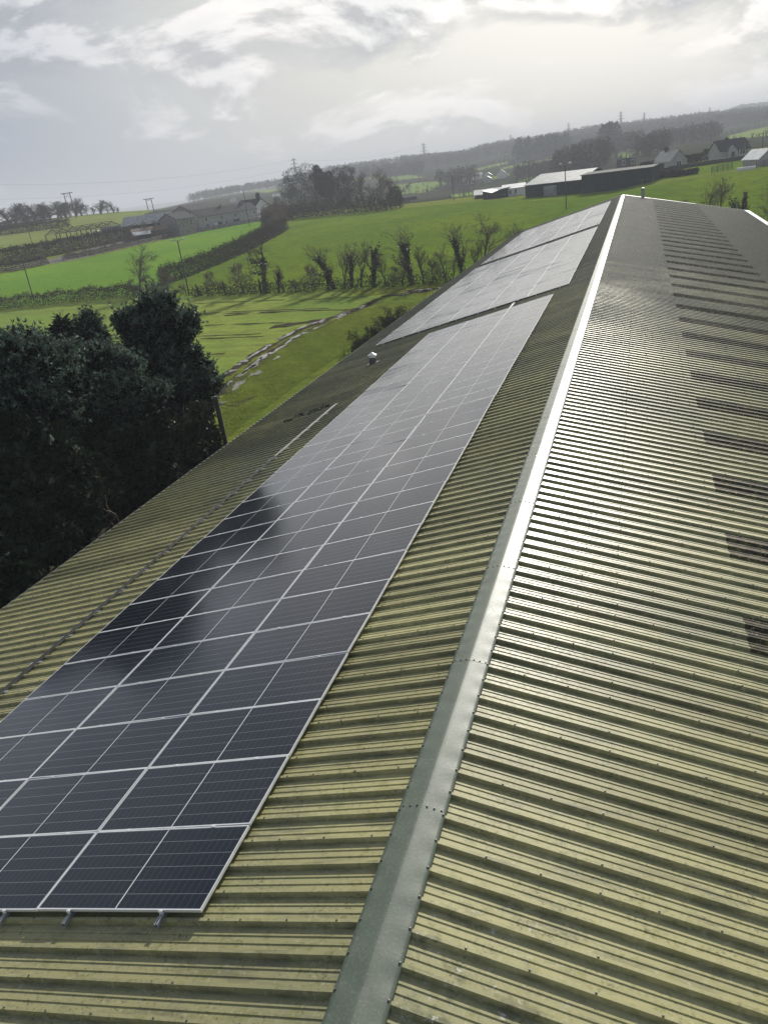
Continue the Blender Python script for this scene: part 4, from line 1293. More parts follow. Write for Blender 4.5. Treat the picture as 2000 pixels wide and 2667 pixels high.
# -- hedgerow trees at the far edge of the near field
PB = bare_tree_proto(1, 9, spread=.6, levels=3, nkids=(11, 7, 6))
PC = bare_tree_proto(2, 8, spread=.42, levels=3, nkids=(12, 6, 5), up=.5)
PI = bare_tree_proto(3, 10, spread=.5, levels=3, nkids=(9, 6, 5), ivy=1.3, ivy_h=.72)
PI2 = bare_tree_proto(4, 8, spread=.35, levels=2, nkids=(8, 5), ivy=2.0, ivy_h=.95, up=.5)
PS = bare_tree_proto(5, 4.5, spread=.9, levels=3, nkids=(14, 7, 6), first=.05, r0=.06, twig=.016)
PS2 = bare_tree_proto(6, 3.5, spread=.7, levels=3, nkids=(16, 6, 5), first=.05, r0=.05, leaf=500)
PP = bare_tree_proto(7, 9, spread=.75, levels=3, nkids=(9, 6, 5), first=.45, ivy=1.0, ivy_h=.55, r0=.35, kinks=6)
KIND = {'B': (PB, 9, 'bare_tree', 'tree'), 'C': (PC, 8, 'bare_tree', 'tree'), 'I': (PI, 10, 'ivy_clad_tree', 'tree'), 'V': (PI2, 8, 'ivy_stump', 'tree'), 'S': (PS, 4.5, 'bare_shrub', 'shrub'), 'R': (PS2, 3.5, 'bare_shrub', 'shrub'), 'P': (PP, 9, 'pollard_tree', 'tree')}
for kind, (x, y), h, lab in [('B', (-79.76, 114.73), 8.94, 'pale bare tree standing alone at the left of the hedgerow'), ('S', (-80.9, 114.56), 3.53, 'low twiggy shrub under the pale bare tree'), ('S', (-76.85, 113.09), 4.16, 'brown twiggy shrub just right of the pale bare tree'), ('R', (-74.16, 112.17), 5.08, 'brown leaning thorn between the pale tree and the lamp pole'), ('V', (-64.9, 108.8), 2.13, 'squat ivy stump right of the lamp pole'), ('R', (-69.42, 110.45), 1.99, 'dark low shrub at the foot of the lamp pole'), ('S', (-61.8, 107.72), 4.12, 'twiggy shrub between two ivy stumps'), ('V', (-59.06, 106.67), 2.57, 'slanting ivy stump left of the round shrub'), ('S', (-55.62, 105.68), 5.29, 'large round twiggy shrub left of the pollard'), ('P', (-50.66, 103.71), 9.33, 'big old pollard with ivy trunk and crooked limbs'), ('V', (-51.49, 103.85), 2.69, 'short ivy stub at the foot of the pollard'), ('C', (-47.66, 103.19), 4.33, 'thin bare stem right of the pollard'), ('V', (-48.28, 103.18), 3.79, 'thin ivy stem close right of the pollard'), ('S', (-45.42, 102.56), 2.14, 'low shrub in the gap right of the pollard'), ('S', (-42.53, 102.17), 4.1, 'wide twiggy shrub left of the ivy cone'), ('I', (-39.05, 101.96), 6.65, 'dark cone of ivy with bare tips'), ('V', (-39.97, 101.87), 3.77, 'slanting ivy stem on the left of the ivy cone'), ('C', (-37.36, 101.8), 6.38, 'pair of bare stems just right of the ivy cone'), ('V', (-36.18, 101.43), 5.42, 'slim ivy stem with a bushy head, second right of the cone'), ('C', (-34.59, 100.93), 6.45, 'tall bare twin stem in the middle of the hedgerow'), ('V', (-32.65, 100.54), 6.28, 'leaning ivy trunk in the middle of the hedgerow'), ('C', (-30.76, 99.83), 4.88, 'tuft of thin upright stems right of the leaning trunk'), ('S', (-29.29, 99.5), 3.03, 'dense twiggy shrub left of the biggest ivy tree'), ('I', (-26.77, 99.19), 7.63, 'biggest ivy clad tree of the hedgerow, with bare forked top'), ('B', (-28.15, 99.32), 4.16, 'low spreading bare tree left against the biggest ivy tree'), ('C', (-25.18, 98.85), 5.42, 'slim bare tree right of the biggest ivy tree'), ('S', (-23.72, 98.71), 3.56, 'twiggy shrub right of the slim bare tree'), ('B', (-22.12, 98.58), 5.15, 'bare bushy tree close to the roof edge'), ('I', (-20.19, 100.55), 7.67, 'tall ivy clad tree rising over the roof edge'), ('B', (-21.24, 99.3), 3.88, 'low bare tree left of the tall ivy clad tree at the roof edge'), ('B', (-17.99, 104.81), 8.16, 'broad bare tree right of the tall ivy one, over the roof'), ('C', (-19.11, 103.07), 4.67, 'thin bare tree between the ivy one and the broad bare one'), ('C', (-14.98, 108.86), 5.92, 'last thin bare tree of the hedgerow, peeping over the roof'), ('S', (-16.22, 106.39), 3.42, 'twiggy shrub at the roof edge under the last thin tree')]:
    pr_, h0, nm, cat = KIND[kind]
    s = h / h0
    w = s * rg0.uniform(.9, 1.15) if h < 12 else s
    plant(pr_, nm, lab, cat, x, y, (w, w, s), rg0.uniform(0, 6.28), 'hedgerow at the far edge of the near field')
# low mixed growth filling the hedge bottom
hedge('hedgerow', 'ragged dark hedge bottom below the ivy clad trees, right of the lamp', [(-66.2, 108.61), (-57.97, 106.13), (-50.35, 103.86), (-43.58, 102.54), (-37.19, 101.33), (-30.94, 99.51), (-25.21, 98.32), (-21.03, 98.32)], 1.8, 1.2, 95, .15, 'hedge', 3, 'hedge', None, .5)
hedge('hedgerow', 'trimmed brown hedge along the left end of the near field', [(-115.85, 114.63), (-110.77, 115.01), (-101.57, 115.57), (-92.81, 116.31), (-82.91, 114.98), (-79.27, 114.46)], 2.4, 1.9, 320, .13, 'hedge', 4, 'hedge', None, .25)
hedge('hedgerow', 'diagonal brown hedge climbing between the two bright pastures', [(-82.63, 126.64), (-82.29, 132.47), (-82.98, 141.39), (-83.64, 151.07), (-85.21, 163.55), (-88.9, 181.85), (-94.03, 205.42), (-98.3, 221.32)], 3.0, 2.6, 330, .15, 'hedge', 5, 'hedge', None, .28)

# -- two bare trees and ivy stumps past the right of the roof
for kind, (x, y, h), lab in [('B', (11.28, 126.08, 6.87), 'bare spreading tree just past the far right of the roof'), ('C', (13.63, 130.91, 6.7), 'slimmer upright bare tree right of the spreading one'), ('B', (17.02, 106.41, 8.73), 'large bare tree cut by the right edge of the photo'), ('V', (15.66, 118.66, 5.81), 'dark ivy stump standing behind the white right flashing'), ('V', (15.1, 120.73, 4.94), 'thin dark ivy stem left of the ivy stump'), ('S', (8.76, 135.24, 3.68), 'low twiggy shrub behind the far verge'), ('S', (15.45, 106.61, 4.31), 'scrubby shrub below the large right tree')]:
    pr_, h0, nm, cat = KIND[kind]
    s = h / h0
    plant(pr_, nm, lab, cat, x, y, s, rg0.uniform(0, 6.28), 'trees beyond the right end of the roof')

# -- clump of tall trees round the farmhouse garden
def evergreen(name, label, x, y, lobes, n, mat_='evergreen', cat='tree', seed=0, size=.45, spiky=False):
    rg = np.random.default_rng(seed)
    z0 = gz(x, y)
    o = thing(name, label, cat, (x, y, z0))
    lb = np.asarray(lobes, float)
    top = lb[np.argmax(lb[:, 2])]
    t = MB()
    t.tube([(x, y, z0 - .3), ((x + top[0]) / 2, (y + top[1]) / 2, (z0 + top[2]) / 2), tuple(top[:3])], [.45, .3, .08], 6)
    t.build('trunk', M['bark'], o)
    C, D = shell(rg, lb, n, .5)
    keep = C[:, 2] > z0
    mb = MB()
    v, f = tufts(rg, C[keep], D[keep] * .8 + np.array([0, 0, .45]), size * (1.5 if spiky else 1.0), 4, size * .14, .5)
    mb.add(v, f)
    mb.build('crown', M[mat_], o)
    return o


evergreen('yew_tree', 'broad dark evergreen left of the tall clump, above the farm hedge', *(-129.48, 314.3), [(-131.08, 313.63, 9.15, 5.14), (-126.58, 315.48, 10.0, 5.14), (-123.36, 316.76, 6.96, 4.79), (-134.38, 312.23, 6.69, 4.11), (-128.88, 314.54, 4.48, 7.53), (-121.85, 317.34, 2.07, 5.14), (-133.03, 312.81, 1.36, 5.48), (-125.92, 315.74, -0.34, 6.16), (-134.29, 312.27, 11.75, 1.37)], 9000, seed=31)
evergreen('spiky_evergreen', 'spiky open evergreen rising above the broad dark one', *(-124.42, 321.71), [(-124.52, 321.67, 12.46, 1.22), (-123.95, 321.89, 10.19, 1.91), (-122.42, 322.48, 8.38, 2.08), (-120.34, 323.26, 9.28, 1.56), (-123.56, 322.04, 6.76, 2.78), (-122.04, 322.62, 4.78, 3.47), (-119.76, 323.48, 5.96, 1.56), (-126.3, 320.97, 9.48, 1.04)], 4200, seed=32, size=.6, spiky=True)
evergreen('yew_tree', 'dark domed evergreen in the middle of the tall clump', *(-113.7, 315.05), [(-113.33, 315.18, 8.16, 3.71), (-110.02, 316.36, 8.72, 3.37), (-115.74, 314.3, 5.61, 3.37), (-112.43, 315.51, 4.02, 5.06), (-109.04, 316.7, 5.01, 3.04), (-114.47, 314.77, -0.07, 5.4), (-110.82, 316.08, -0.55, 4.72), (-107.66, 317.17, 9.84, 1.35)], 8000, seed=33)
evergreen('ivy_bush', 'small round dark bush right of the tall clump', *(-81.49, 283.5), [(-80.95, 283.66, 0.66, 2.08), (-81.44, 283.52, -1.34, 2.53), (-80.47, 283.79, -2.23, 1.94), (-81.67, 283.45, -3.37, 2.08)], 3000, seed=34)
PT = bare_tree_proto(8, 17, spread=.45, levels=3, nkids=(13, 8, 6), twig=.03, ivy=.5, ivy_h=.55, up=.4)
PK = bare_tree_proto(14, 15, spread=.5, levels=3, nkids=(12, 9, 7), first=.08, twig=.035, ivy=.9, ivy_h=.8, up=.2, mats=(M['bark'], M['twig_dark']))
PK2 = bare_tree_proto(15, 15, spread=.6, levels=3, nkids=(12, 9, 8), first=.08, twig=.04, up=.2, mats=(M['bark'], M['twig_dark']))
PT2 = bare_tree_proto(12, 15, spread=.55, levels=3, nkids=(13, 8, 6), twig=.03, up=.3)
for (x, y, h), lab, pr_, h0 in [((-102.81, 313.53, 15.27), 'tall twiggy bare tree beside the domed evergreen', 'PT', 17), ((-95.96, 310.48, 15.37), 'tallest bare tree at the right of the clump', 'PT2', 15), ((-91.29, 306.67, 12.24), 'slim bare tree at the right end of the clump', 'PT', 17), ((-97.04, 301.74, 9.62), 'bare tree half hidden in the clump', 'PT2', 15), ((-91.85, 299.19, 7.98), 'lower bare tree at the foot of the clump', 'PT2', 15)]:
    plant({'PT': PT, 'PT2': PT2}[pr_], 'bare_tree', lab, 'tree', x, y, h / h0, rg0.uniform(0, 6), 'bare trees in the farmhouse clump')
for (x, y, h), lab in [((-135.15, 300.97, 7.92), 'leaning twiggy tree between the white house and the evergreens'), ((-136.09, 295.04, 4.88), 'low thorn tree at the end of the farm wall'), ((-127.99, 293.2, 4.19), 'thorn tree above the top of the diagonal hedge')]:
    plant(PS, 'thorn_tree', lab, 'tree', x, y, h / 4.5, rg0.uniform(0, 6), 'thorn trees by the farm')
hedge('garden_hedge', 'rough dark hedge below the tall clump of trees', [(-114.84, 256.37), (-112.87, 268.41), (-100.92, 260.3), (-91.39, 257.18), (-83.79, 254.78), (-75.36, 248.81), (-69.77, 251.75)], 4, 3.6, 110, .32, 'scrub', 6, 'hedge', None, .45)
hedge('garden_hedge', 'tall brown scrub at the head of the diagonal hedge', [(-107.96, 230.93), (-113.93, 251.02), (-115.21, 259.22)], 5, 4.5, 240, .3, 'twig_red', 7, 'hedge', None, .3)
# -- trees on the left skyline
for k, ((x, y, h), wide, lab) in enumerate([((-283.29, 314.31, 8.17), 1.0, 'first bare skyline tree counted from the left edge'), ((-280.88, 316.45, 7.8), 1.0, 'second bare skyline tree counted from the left edge'), ((-277.99, 318.97, 9.39), 1.1, 'third bare skyline tree counted from the left edge'), ((-275.44, 321.16, 9.36), 0.9, 'fourth bare skyline tree counted from the left edge'), ((-274.15, 322.26, 8.15), 1.0, 'fifth bare skyline tree counted from the left edge'), ((-271.8, 324.23, 8.17), 1.1, 'sixth bare skyline tree counted from the left edge'), ((-269.64, 326.02, 7.18), 1.0, 'seventh bare skyline tree counted from the left edge'), ((-268.07, 327.3, 7.65), 1.1, 'eighth bare skyline tree counted from the left edge'), ((-266.42, 328.64, 8.45), 1.3, 'ninth bare skyline tree counted from the left edge'), ((-263.72, 330.8, 8.42), 1.3, 'tenth bare skyline tree counted from the left edge'), ((-262.27, 331.94, 7.62), 1.1, 'eleventh bare skyline tree counted from the left edge'), ((-260.46, 333.35, 7.15), 1.1, 'twelfth bare skyline tree counted from the left edge'), ((-275.08, 356.18, 7.66), 1.1, 'thirteenth bare skyline tree counted from the left edge'), ((-273.08, 357.71, 8.76), 1.2, 'fourteenth bare skyline tree counted from the left edge'), ((-271.02, 359.27, 6.55), 1.0, 'fifteenth bare skyline tree counted from the left edge'), ((-268.66, 361.02, 5.61), 1.0, 'sixteenth bare skyline tree counted from the left edge'), ((-266.29, 362.77, 3.91), 0.8, 'seventeenth bare skyline tree counted from the left edge'), ((-263.35, 364.9, 6.99), 1.1, 'eighteenth bare skyline tree counted from the left edge'), ((-260.39, 367.01, 6.35), 1.0, 'nineteenth bare skyline tree counted from the left edge'), ((-258.08, 368.63, 4.65), 0.9, 'twentieth bare skyline tree counted from the left edge'), ((-256.44, 369.77, 2.68), 0.8, 'twenty first bare skyline tree counted from the left edge')]):
    s = h / 15
    plant(PK if k % 3 else PK2, 'skyline_tree', lab, 'tree', x, y, (s * wide * 1.7, s * wide * 1.7, s), k * 1.7, 'trees on the left skyline')
hedge('skyline_hedge', 'dark hedge on the crest at the left edge', [(-252.03, 277.87), (-259.8, 296.37), (-263.81, 311.36), (-269.24, 328.93)], 3, 3, 80, .3, 'scrub', 8, 'hedge')
hedge('field_hedge', 'dark hedge crossing the pale upper field', [(-237.95, 259.59), (-232.52, 268.39), (-229.04, 280.42), (-226.52, 290.08)], 4, 2.6, 120, .3, 'scrub', 9, 'hedge')
# -- lane to the farm: hedges, small trees
hedge('lane_hedge', 'tall dark hedge behind the farm lane', [(-156.99, 165.92), (-158.46, 179.08), (-160.21, 190.73), (-161.2, 202.47), (-161.13, 215.74), (-161.77, 233.71), (-162.78, 251.96), (-162.25, 264.09)], 4.5, 3.6, 170, .26, 'scrub', 10, 'hedge', None, .12)
hedge('lane_hedge', 'low clipped hedge on the field side of the lane', [(-146.58, 154.09), (-145.57, 160.78), (-146.74, 170.69), (-147.5, 174.95)], 2.2, 1.7, 220, .17, 'hedge', 11, 'hedge', None, .08)
hedge('lane_hedge', 'long low hedge on the field side of the lane below the farm', [(-148.63, 184.04), (-146.66, 193.47), (-147.42, 209.9), (-149.22, 230.06), (-153.83, 255.16), (-152.08, 263.15)], 2.0, 1.1, 180, .17, 'hedge', 12, 'hedge', None, .1)
for k, (x, y, h) in enumerate([(-146.46, 172.57, 4.36), (-149.33, 187.32, 5.82), (-151.03, 197.38, 5.28), (-148.27, 201.3, 4.55), (-147.33, 205.37, 5.12), (-147.28, 214.85, 6.06), (-150.09, 228.0, 6.9), (-150.47, 234.9, 6.48)]):
    plant(PS, 'lane_tree', ['first', 'second', 'third', 'fourth', 'fifth', 'sixth', 'seventh', 'eighth'][k] + ' small bare tree from the left along the farm lane', 'tree', x, y, (h / 4.5 * .8, h / 4.5 * .8, h / 4.5), k * 2.1, 'small trees along the farm lane')

# -- far hillside: woods and hedges too many to count
def forest(name, pts, hts, mat_, seed, ncard=46, cone=0.0):
    rg = np.random.default_rng(seed)
    pts = np.asarray(pts)
    n = len(pts)
    z = land(pts[:, 0], pts[:, 1])
    k = ncard
    d = rg.normal(0, 1, (n, k, 3))
    d /= np.linalg.norm(d, axis=2)[..., None]
    rad = rg.uniform(.35, 1, (n, k, 1)) ** .6
    h = np.asarray(hts)[:, None, None]
    loc = d * rad * np.concatenate([h * .30, h * .30, h * .42], 2)
    if cone:
        tz = (loc[..., 2:] / h + .42) / .84
        loc[..., :2] *= (1.15 - tz)
    C = np.stack([pts[:, 0], pts[:, 1], z], 1)[:, None] + loc + np.array([0, 0, 1.]) * h * .55
    mb = MB()
    s = np.repeat(np.asarray(hts), k)
    a = rg.normal(0, 1, (n * k, 3))
    a /= np.linalg.norm(a, axis=1)[:, None]
    b = np.cross(a, rg.normal(0, 1, a.shape))
    b /= np.linalg.norm(b, axis=1)[:, None]
    s = (s * .075 * rg.uniform(.5, 1.3, n * k))[:, None]
    Cf = C.reshape(-1, 3)
    V = np.stack([Cf - a * s, Cf + b * s * .6, Cf + a * s, Cf - b * s * .6], 1).reshape(-1, 3)
    mb.add(V, np.arange(4 * n * k).reshape(-1, 4))
    for i in range(n):
        mb.tube([(pts[i, 0], pts[i, 1], z[i] - .5), (pts[i, 0], pts[i, 1], z[i] + hts[i] * .7)], [.25, .1], 3, cap=False)
    o = mb.build(name, M[mat_])
    o['kind'] = 'stuff'
    return o


def scatter(poly, n, seed):
    rg = np.random.default_rng(seed)
    poly = np.asarray(poly)
    lo, hi = poly.min(0), poly.max(0)
    out = []
    while len(out) < n:
        q = rg.uniform(lo, hi, (n * 4, 2))
        out += list(q[inside(poly, q[:, 0], q[:, 1])])
    return np.array(out[:n])


for nm, poly, n, h0, h1, mt, sd_, cn in [('wooded_ridge', [(-566.19, 995.14), (-500.81, 1029.58), (-425.08, 1095.34), (-351.12, 1089.79), (-305.19, 1103.57), (-380.02, 1373.38), (-515.59, 1328.38), (-623.27, 1281.38), (-714.38, 1232.92)], 700, 9, 14, 'twig_far', 501, 0), ('wooded_ridge', [(-265.1, 959.02), (-214.86, 1022.73), (-172.92, 1061.11), (-228.04, 1396.61), (-377.35, 1363.75)], 800, 9, 15, 'twig_far', 502, 0), ('wooded_ridge', [(-168.06, 1031.51), (-95.54, 990.61), (-38.03, 944.55), (13.85, 995.33), (18.88, 1425.3), (-58.34, 1424.12), (-137.55, 1418.56), (-229.66, 1406.48)], 1300, 8, 14, 'twig_far', 503, 0), ('wooded_ridge', [(13.85, 995.33), (73.34, 992.86), (143.06, 934.89), (214.26, 1409.58), (103.94, 1421.77), (18.88, 1425.3)], 1200, 9, 14, 'twig_far', 504, 0), ('wooded_ridge', [(158.75, 2189.82), (328.46, 2171.06), (390.76, 2586.42), (188.65, 2608.75)], 700, 11, 16, 'twig_far', 505, 0), ('conifer_plantation', [(-116.41, 847.19), (-66.52, 832.59), (-66.49, 922.86), (-124.98, 936.85)], 150, 14, 22, 'evergreen', 506, 0.6), ('conifer_plantation', [(-28.3, 714.75), (-16.54, 695.15), (-15.66, 775.19), (-31.69, 794.68)], 70, 16, 24, 'evergreen', 507, 0.4), ('valley_wood', [(-41.88, 463.33), (-16.46, 435.0), (-13.75, 515.15), (-48.08, 553.14)], 150, 9, 15, 'twig_far', 508, 0), ('valley_wood', [(-69.53, 510.43), (-42.7, 493.38), (-46.71, 563.3), (-79.18, 579.76)], 80, 6, 10, 'twig_far', 509, 0), ('valley_wood', [(0.45, 475.39), (14.49, 455.23), (18.66, 535.15), (0.16, 555.39)], 80, 8, 12, 'twig_far', 510, 0), ('valley_wood', [(-135.21, 579.46), (-102.23, 545.58), (-110.91, 605.0), (-145.34, 628.44)], 45, 8, 13, 'twig_far', 511, 0), ('valley_wood', [(-292.1, 845.93), (-211.76, 849.0), (-240.93, 965.4), (-324.8, 940.44)], 160, 9, 14, 'twig_far', 512, 0), ('valley_wood', [(-45.09, 633.65), (0.02, 595.39), (5.26, 755.39), (-53.73, 793.44)], 220, 9, 14, 'twig_far', 513, 0), ('valley_wood', [(9.41, 615.36), (51.38, 593.38), (62.86, 732.9), (11.04, 755.35)], 160, 8, 13, 'twig_far', 514, 0)]:
    q = scatter(poly, n, sd_)
    forest(nm, q, np.random.default_rng(sd_ + 1).uniform(h0, h1, n), mt, sd_, 46, cn)
for k, (pts, h) in enumerate([([(-169.18, 569.37), (-153.05, 552.17), (-135.83, 542.26), (-132.56, 597.51)], 3), ([(-159.36, 571.17), (-182.79, 689.17)], 2.5), ([(-185.46, 696.74), (-151.35, 680.41)], 3), ([(-207.53, 707.15), (-185.72, 692.53)], 3), ([(-107.58, 492.43), (-88.18, 477.0)], 3), ([(-79.88, 362.34), (-64.32, 349.21)], 2.5), ([(-149.1, 734.07), (-130.55, 767.07), (-112.45, 814.42)], 3.5), ([(-162.42, 807.9), (-130.47, 881.53)], 3.5), ([(-109.75, 701.59), (-79.74, 717.77)], 3.5), ([(-117.37, 764.16), (-89.51, 805.23)], 3.5), ([(-97.07, 714.59), (-64.9, 729.34)], 3.5), ([(-107.55, 791.88), (-75.49, 822.76)], 3.5), ([(-78.54, 583.89), (-33.97, 553.23)], 3), ([(-86.22, 645.42), (-40.02, 635.01)], 3.5), ([(-65.14, 487.82), (-42.93, 463.23)], 3), ([(-12.47, 528.2), (-0.72, 483.39)], 3), ([(0.88, 487.4), (13.55, 465.26)], 3), ([(0.44, 646.4), (18.2, 639.2)], 3), ([(50.15, 549.32), (66.72, 491.21), (80.45, 509.47)], 3), ([(64.05, 714.74), (94.46, 827.29), (141.57, 915.9)], 3.5), ([(33.6, 448.31), (41.78, 441.64)], 3), ([(-271.56, 772.61), (-256.43, 854.32), (-222.63, 854.48)], 3.5), ([(-228.61, 760.35), (-184.2, 750.75)], 3), ([(-102.54, 588.22), (-83.75, 596.29)], 3)]):
    rg = np.random.default_rng(300 + k)
    pts = np.asarray(pts, float)
    d = np.r_[0, np.cumsum(np.hypot(*np.diff(pts, axis=0).T))]
    n = max(6, int(d[-1] / 3.2))
    s = rg.uniform(0, d[-1], n)
    q = np.stack([np.interp(s, d, pts[:, c]) for c in (0, 1)], 1) + rg.normal(0, .8, (n, 2))
    hh = rg.uniform(.6, 1.2, n) * h
    hh[rg.uniform(0, 1, n) < .08] *= 2.4
    forest('far_hedge', q, hh, 'twig_far', 400 + k, 16)

# -- tussocks of grass on the strip between the track and the eave
def grass(poly, n, L, seed):
    rg = np.random.default_rng(seed)
    q = scatter(poly, n, seed)
    C = np.c_[q, land(q[:, 0], q[:, 1])]
    D = np.tile([0, 0, 1.0], (n, 1)) + rg.normal(0, .25, (n, 3))
    mb = MB()
    v, f = tufts(rg, C, D, L, 3, .018, .35)
    mb.add(v, f)
    o = mb.build('grass', M['grassblade'])
    o['kind'] = 'stuff'


grass([(-30.39, 52.53), (-29.88, 55.95), (-30.41, 62.12), (-30.64, 69.46), (-30.48, 75.78), (-28.72, 81.26), (-26.33, 85.76), (-22.73, 84.75), (-22.38, 71.02), (-22.52, 61.71), (-22.88, 51.3), (-22.75, 44.99), (-22.63, 39.68), (-22.33, 36.1), (-25.94, 42.1)], 34000, .12, 77)

# ------------------------------------------------------------------ buildings


def house(name, label, cat, p0, p1, depth, he, hr, wall, roof, ridge='x', wins=(), doors=(), chims=(), over=.3, group=None, stub=1.0, winmat='window', z=None, porch=None, roofmat2=None):
    """a pitched-roof building: p0, p1 are its front corners on the ground, depth goes away from the viewer"""
    p0, p1 = np.array(p0, float), np.array(p1, float)
    L = np.hypot(*(p1 - p0))
    ex = (p1 - p0) / L
    ey = np.array([-ex[1], ex[0]])
    z0 = (min(gz(*p0), gz(*p1)) if z is None else z)
    o = thing(name, label, cat, (p0[0], p0[1], z0), group)

    def W(x, y, h): return np.array([p0[0] + ex[0] * x + ey[0] * y, p0[1] + ex[1] * x + ey[1] * y, z0 + h])
    Mx = np.array([[ex[0], ey[0], 0], [ex[1], ey[1], 0], [0, 0, 1]])
    b = MB()
    if ridge == 'x':
        prf = [(0, -stub), (depth, -stub), (depth, he), (depth / 2, hr), (0, he)]
        V = [W(x, y, h) for x in (0, L) for y, h in prf]
    else:
        prf = [(0, -stub), (L, -stub), (L, he), (L / 2, hr), (0, he)]
        V = [W(x, y, h) for y in (0, depth) for x, h in prf]
    b.V, b.n = [np.array(V)], 10
    b.Q = [np.array([[i, (i + 1) % 5, 5 + (i + 1) % 5, 5 + i] for i in range(5)])]
    b.T = [np.array([[0, 1, 2], [0, 2, 3], [0, 3, 4], [5, 7, 6], [5, 8, 7], [5, 9, 8]])]
    b.build('wall', M[wall], o)
    half = depth / 2 if ridge == 'x' else L / 2
    ang = math.atan2(hr - he, half)
    run = half / math.cos(ang) + over
    for s in (-1, 1):
        b = MB()
        rr = []
        for t in (0, 1):
            for lift in (.03, .16):
                for e in (-over, (L if ridge == 'x' else depth) + over):
                    off = half if t == 0 else half + s * (half + over * math.cos(ang))
                    hh = hr + lift if t == 0 else he - over * math.sin(ang) + lift
                    rr.append(W(e, off, hh) if ridge == 'x' else W(off, e, hh))
        b.add(rr, [[0, 1, 3, 2], [4, 6, 7, 5], [0, 4, 5, 1], [2, 3, 7, 6], [0, 2, 6, 4], [1, 5, 7, 3]])
        b.build('roof', M[roof if (s < 0 or not roofmat2) else roofmat2], o)
    for x, h, w, hh in wins:
        b = MB()
        for dx, dz, ww, hz in ((0, hh / 2, w + .16, .09), (0, -hh / 2, w + .16, .09), (-w / 2, 0, .09, hh), (w / 2, 0, .09, hh), (0, 0, .06, hh)):
            b.box(W(x + dx, -.03, h + dz), (ww, .10, hz), Mx)
        f = b.build('window', M['white_paint'], o)
        b = MB()
        b.box(W(x, -.012, h), (w - .02, .04, hh - .02), Mx)
        b.build('pane', M[winmat], f)
    for x, w, h, mt in doors:
        b = MB()
        b.box(W(x, -.03, h / 2), (w, .09, h), Mx)
        b.build('door', M[mt], o)
    for x, w, h, mt in chims:
        b = MB()
        c = (x, depth / 2) if ridge == 'x' else (L / 2, x)
        b.box(W(c[0], c[1], hr + h / 2 - .35), (w, .7, h + .7), Mx)
        b.box(W(c[0], c[1], hr + h + .06), (w + .16, .86, .12), Mx)
        npot = max(1, int(w / .45))
        for q in range(npot):
            px = c[0] - w / 2 + w * (q + .5) / npot
            b.tube([W(px, c[1], hr + h + .1), W(px, c[1], hr + h + .65)], [.14, .11], 8)
        b.build('chimney', M[mt], o)
    if porch:
        x, w, d, he2, hr2 = porch
        b = MB()
        V = [W(x + dx, y, h) for y in (-d, .05) for dx, h in ((-w / 2, -stub), (w / 2, -stub), (w / 2, he2), (0, hr2), (-w / 2, he2))]
        b.V, b.n = [np.array(V)], 10
        b.Q = [np.array([[i, (i + 1) % 5, 5 + (i + 1) % 5, 5 + i] for i in range(5)])]
        b.T = [np.array([[0, 1, 2], [0, 2, 3], [0, 3, 4], [5, 7, 6], [5, 8, 7], [5, 9, 8]])]
        pc = b.build('porch', M[wall], o)
        b = MB()
        for s in (-1, 1):
            V = [W(x, -d - .2, hr2 + .12), W(x, .1, hr2 + .12), W(x + s * (w / 2 + .2), .1, he2 - .1 + .12), W(x + s * (w / 2 + .2), -d - .2, he2 + .02)]
            b.add(V, [[0, 1, 2, 3]])
        b.build('roof', M[roof], pc)
        b = MB()
        b.box(W(x, -d - .03, 1.05), (1.0, .08, 2.1), Mx)
        b.build('door', M['window'], pc)
    return o


# --- farm on the left hill
R_F = 314.0
house('stone_farmhouse', 'long two storey grey farmhouse range with dark slate roof on the left hill', 'farmhouse', (-144.95, 254.56), (-132.81, 276.7), 7.5, 4.7, 7.0, 'render', 'slate', 'x',
      [(3, 3.6, 1.0, 1.3), (9.5, 3.6, 1.0, 1.3), (15.5, 3.6, 1.0, 1.3), (20.5, 3.6, 1.0, 1.3), (24, 3.6, 1.0, 1.2), (3, 1.4, 1.3, 1.3), (11.2, 1.4, 1.1, 1.5), (20.6, 1.3, .9, 1.3), (24.4, 1.3, .9, 1.3)],
      [(6.6, 1.3, 2.0, 'white_paint'), (8.3, 1.7, 2.2, 'slate'), (15.6, 2.6, 2.2, 'slate')], [(12.5, .7, .5, 'stone'), (22, .8, .6, 'stone')])
house('white_farmhouse', 'white gabled farmhouse with tall dark chimneys at the right end of the farm', 'farmhouse', (-135.86, 281.88), (-134.6, 291.32), 9, 5.2, 7.8, 'whitewash', 'slate', 'y', [(1.6, 2.2, .9, 1.3), (4.0, 2.2, .9, 1.3)], [], [(1.0, 2.0, 1.6, 'slate')], z=gz(*(-135.86, 281.88)) - .5)
house('old_barn', 'roofless-looking brown stone gable barn left of the grey farmhouse range', 'barn', (-146.25, 242.22), (-143.32, 248.58), 11, 5.2, 7.4, 'stone', 'slate', 'x', [(5.5, 3.9, 1.0, 2.4)])
house('back_barn', 'barn behind the farmhouse with two pale strips on its roof', 'barn', (-153.57, 265.76), (-149.98, 272.36), 14, 6.6, 8.6, 'stone', 'slate', 'x')
b = MB()
house('grey_shed', 'pale ribbed curved farm shed left of the stone barn', 'shed', (-168.41, 242.19), (-153.11, 247.41), 13, 4.6, 7.4, 'dark_clad', 'tin', 'x')
house('lean_to', 'low shed with a rusty brown roof before the pale shed', 'shed', (-157.03, 230.59), (-147.49, 236.77), 8, 3.0, 4.0, 'rust', 'rust', 'x')
house('cattle_shed', 'small dark shed with a bright roof strip before the rusty shed', 'shed', (-152.2, 224.2), (-147.91, 227.03), 4, 2.4, 3.2, 'dark_clad', 'tin_bright', 'x')
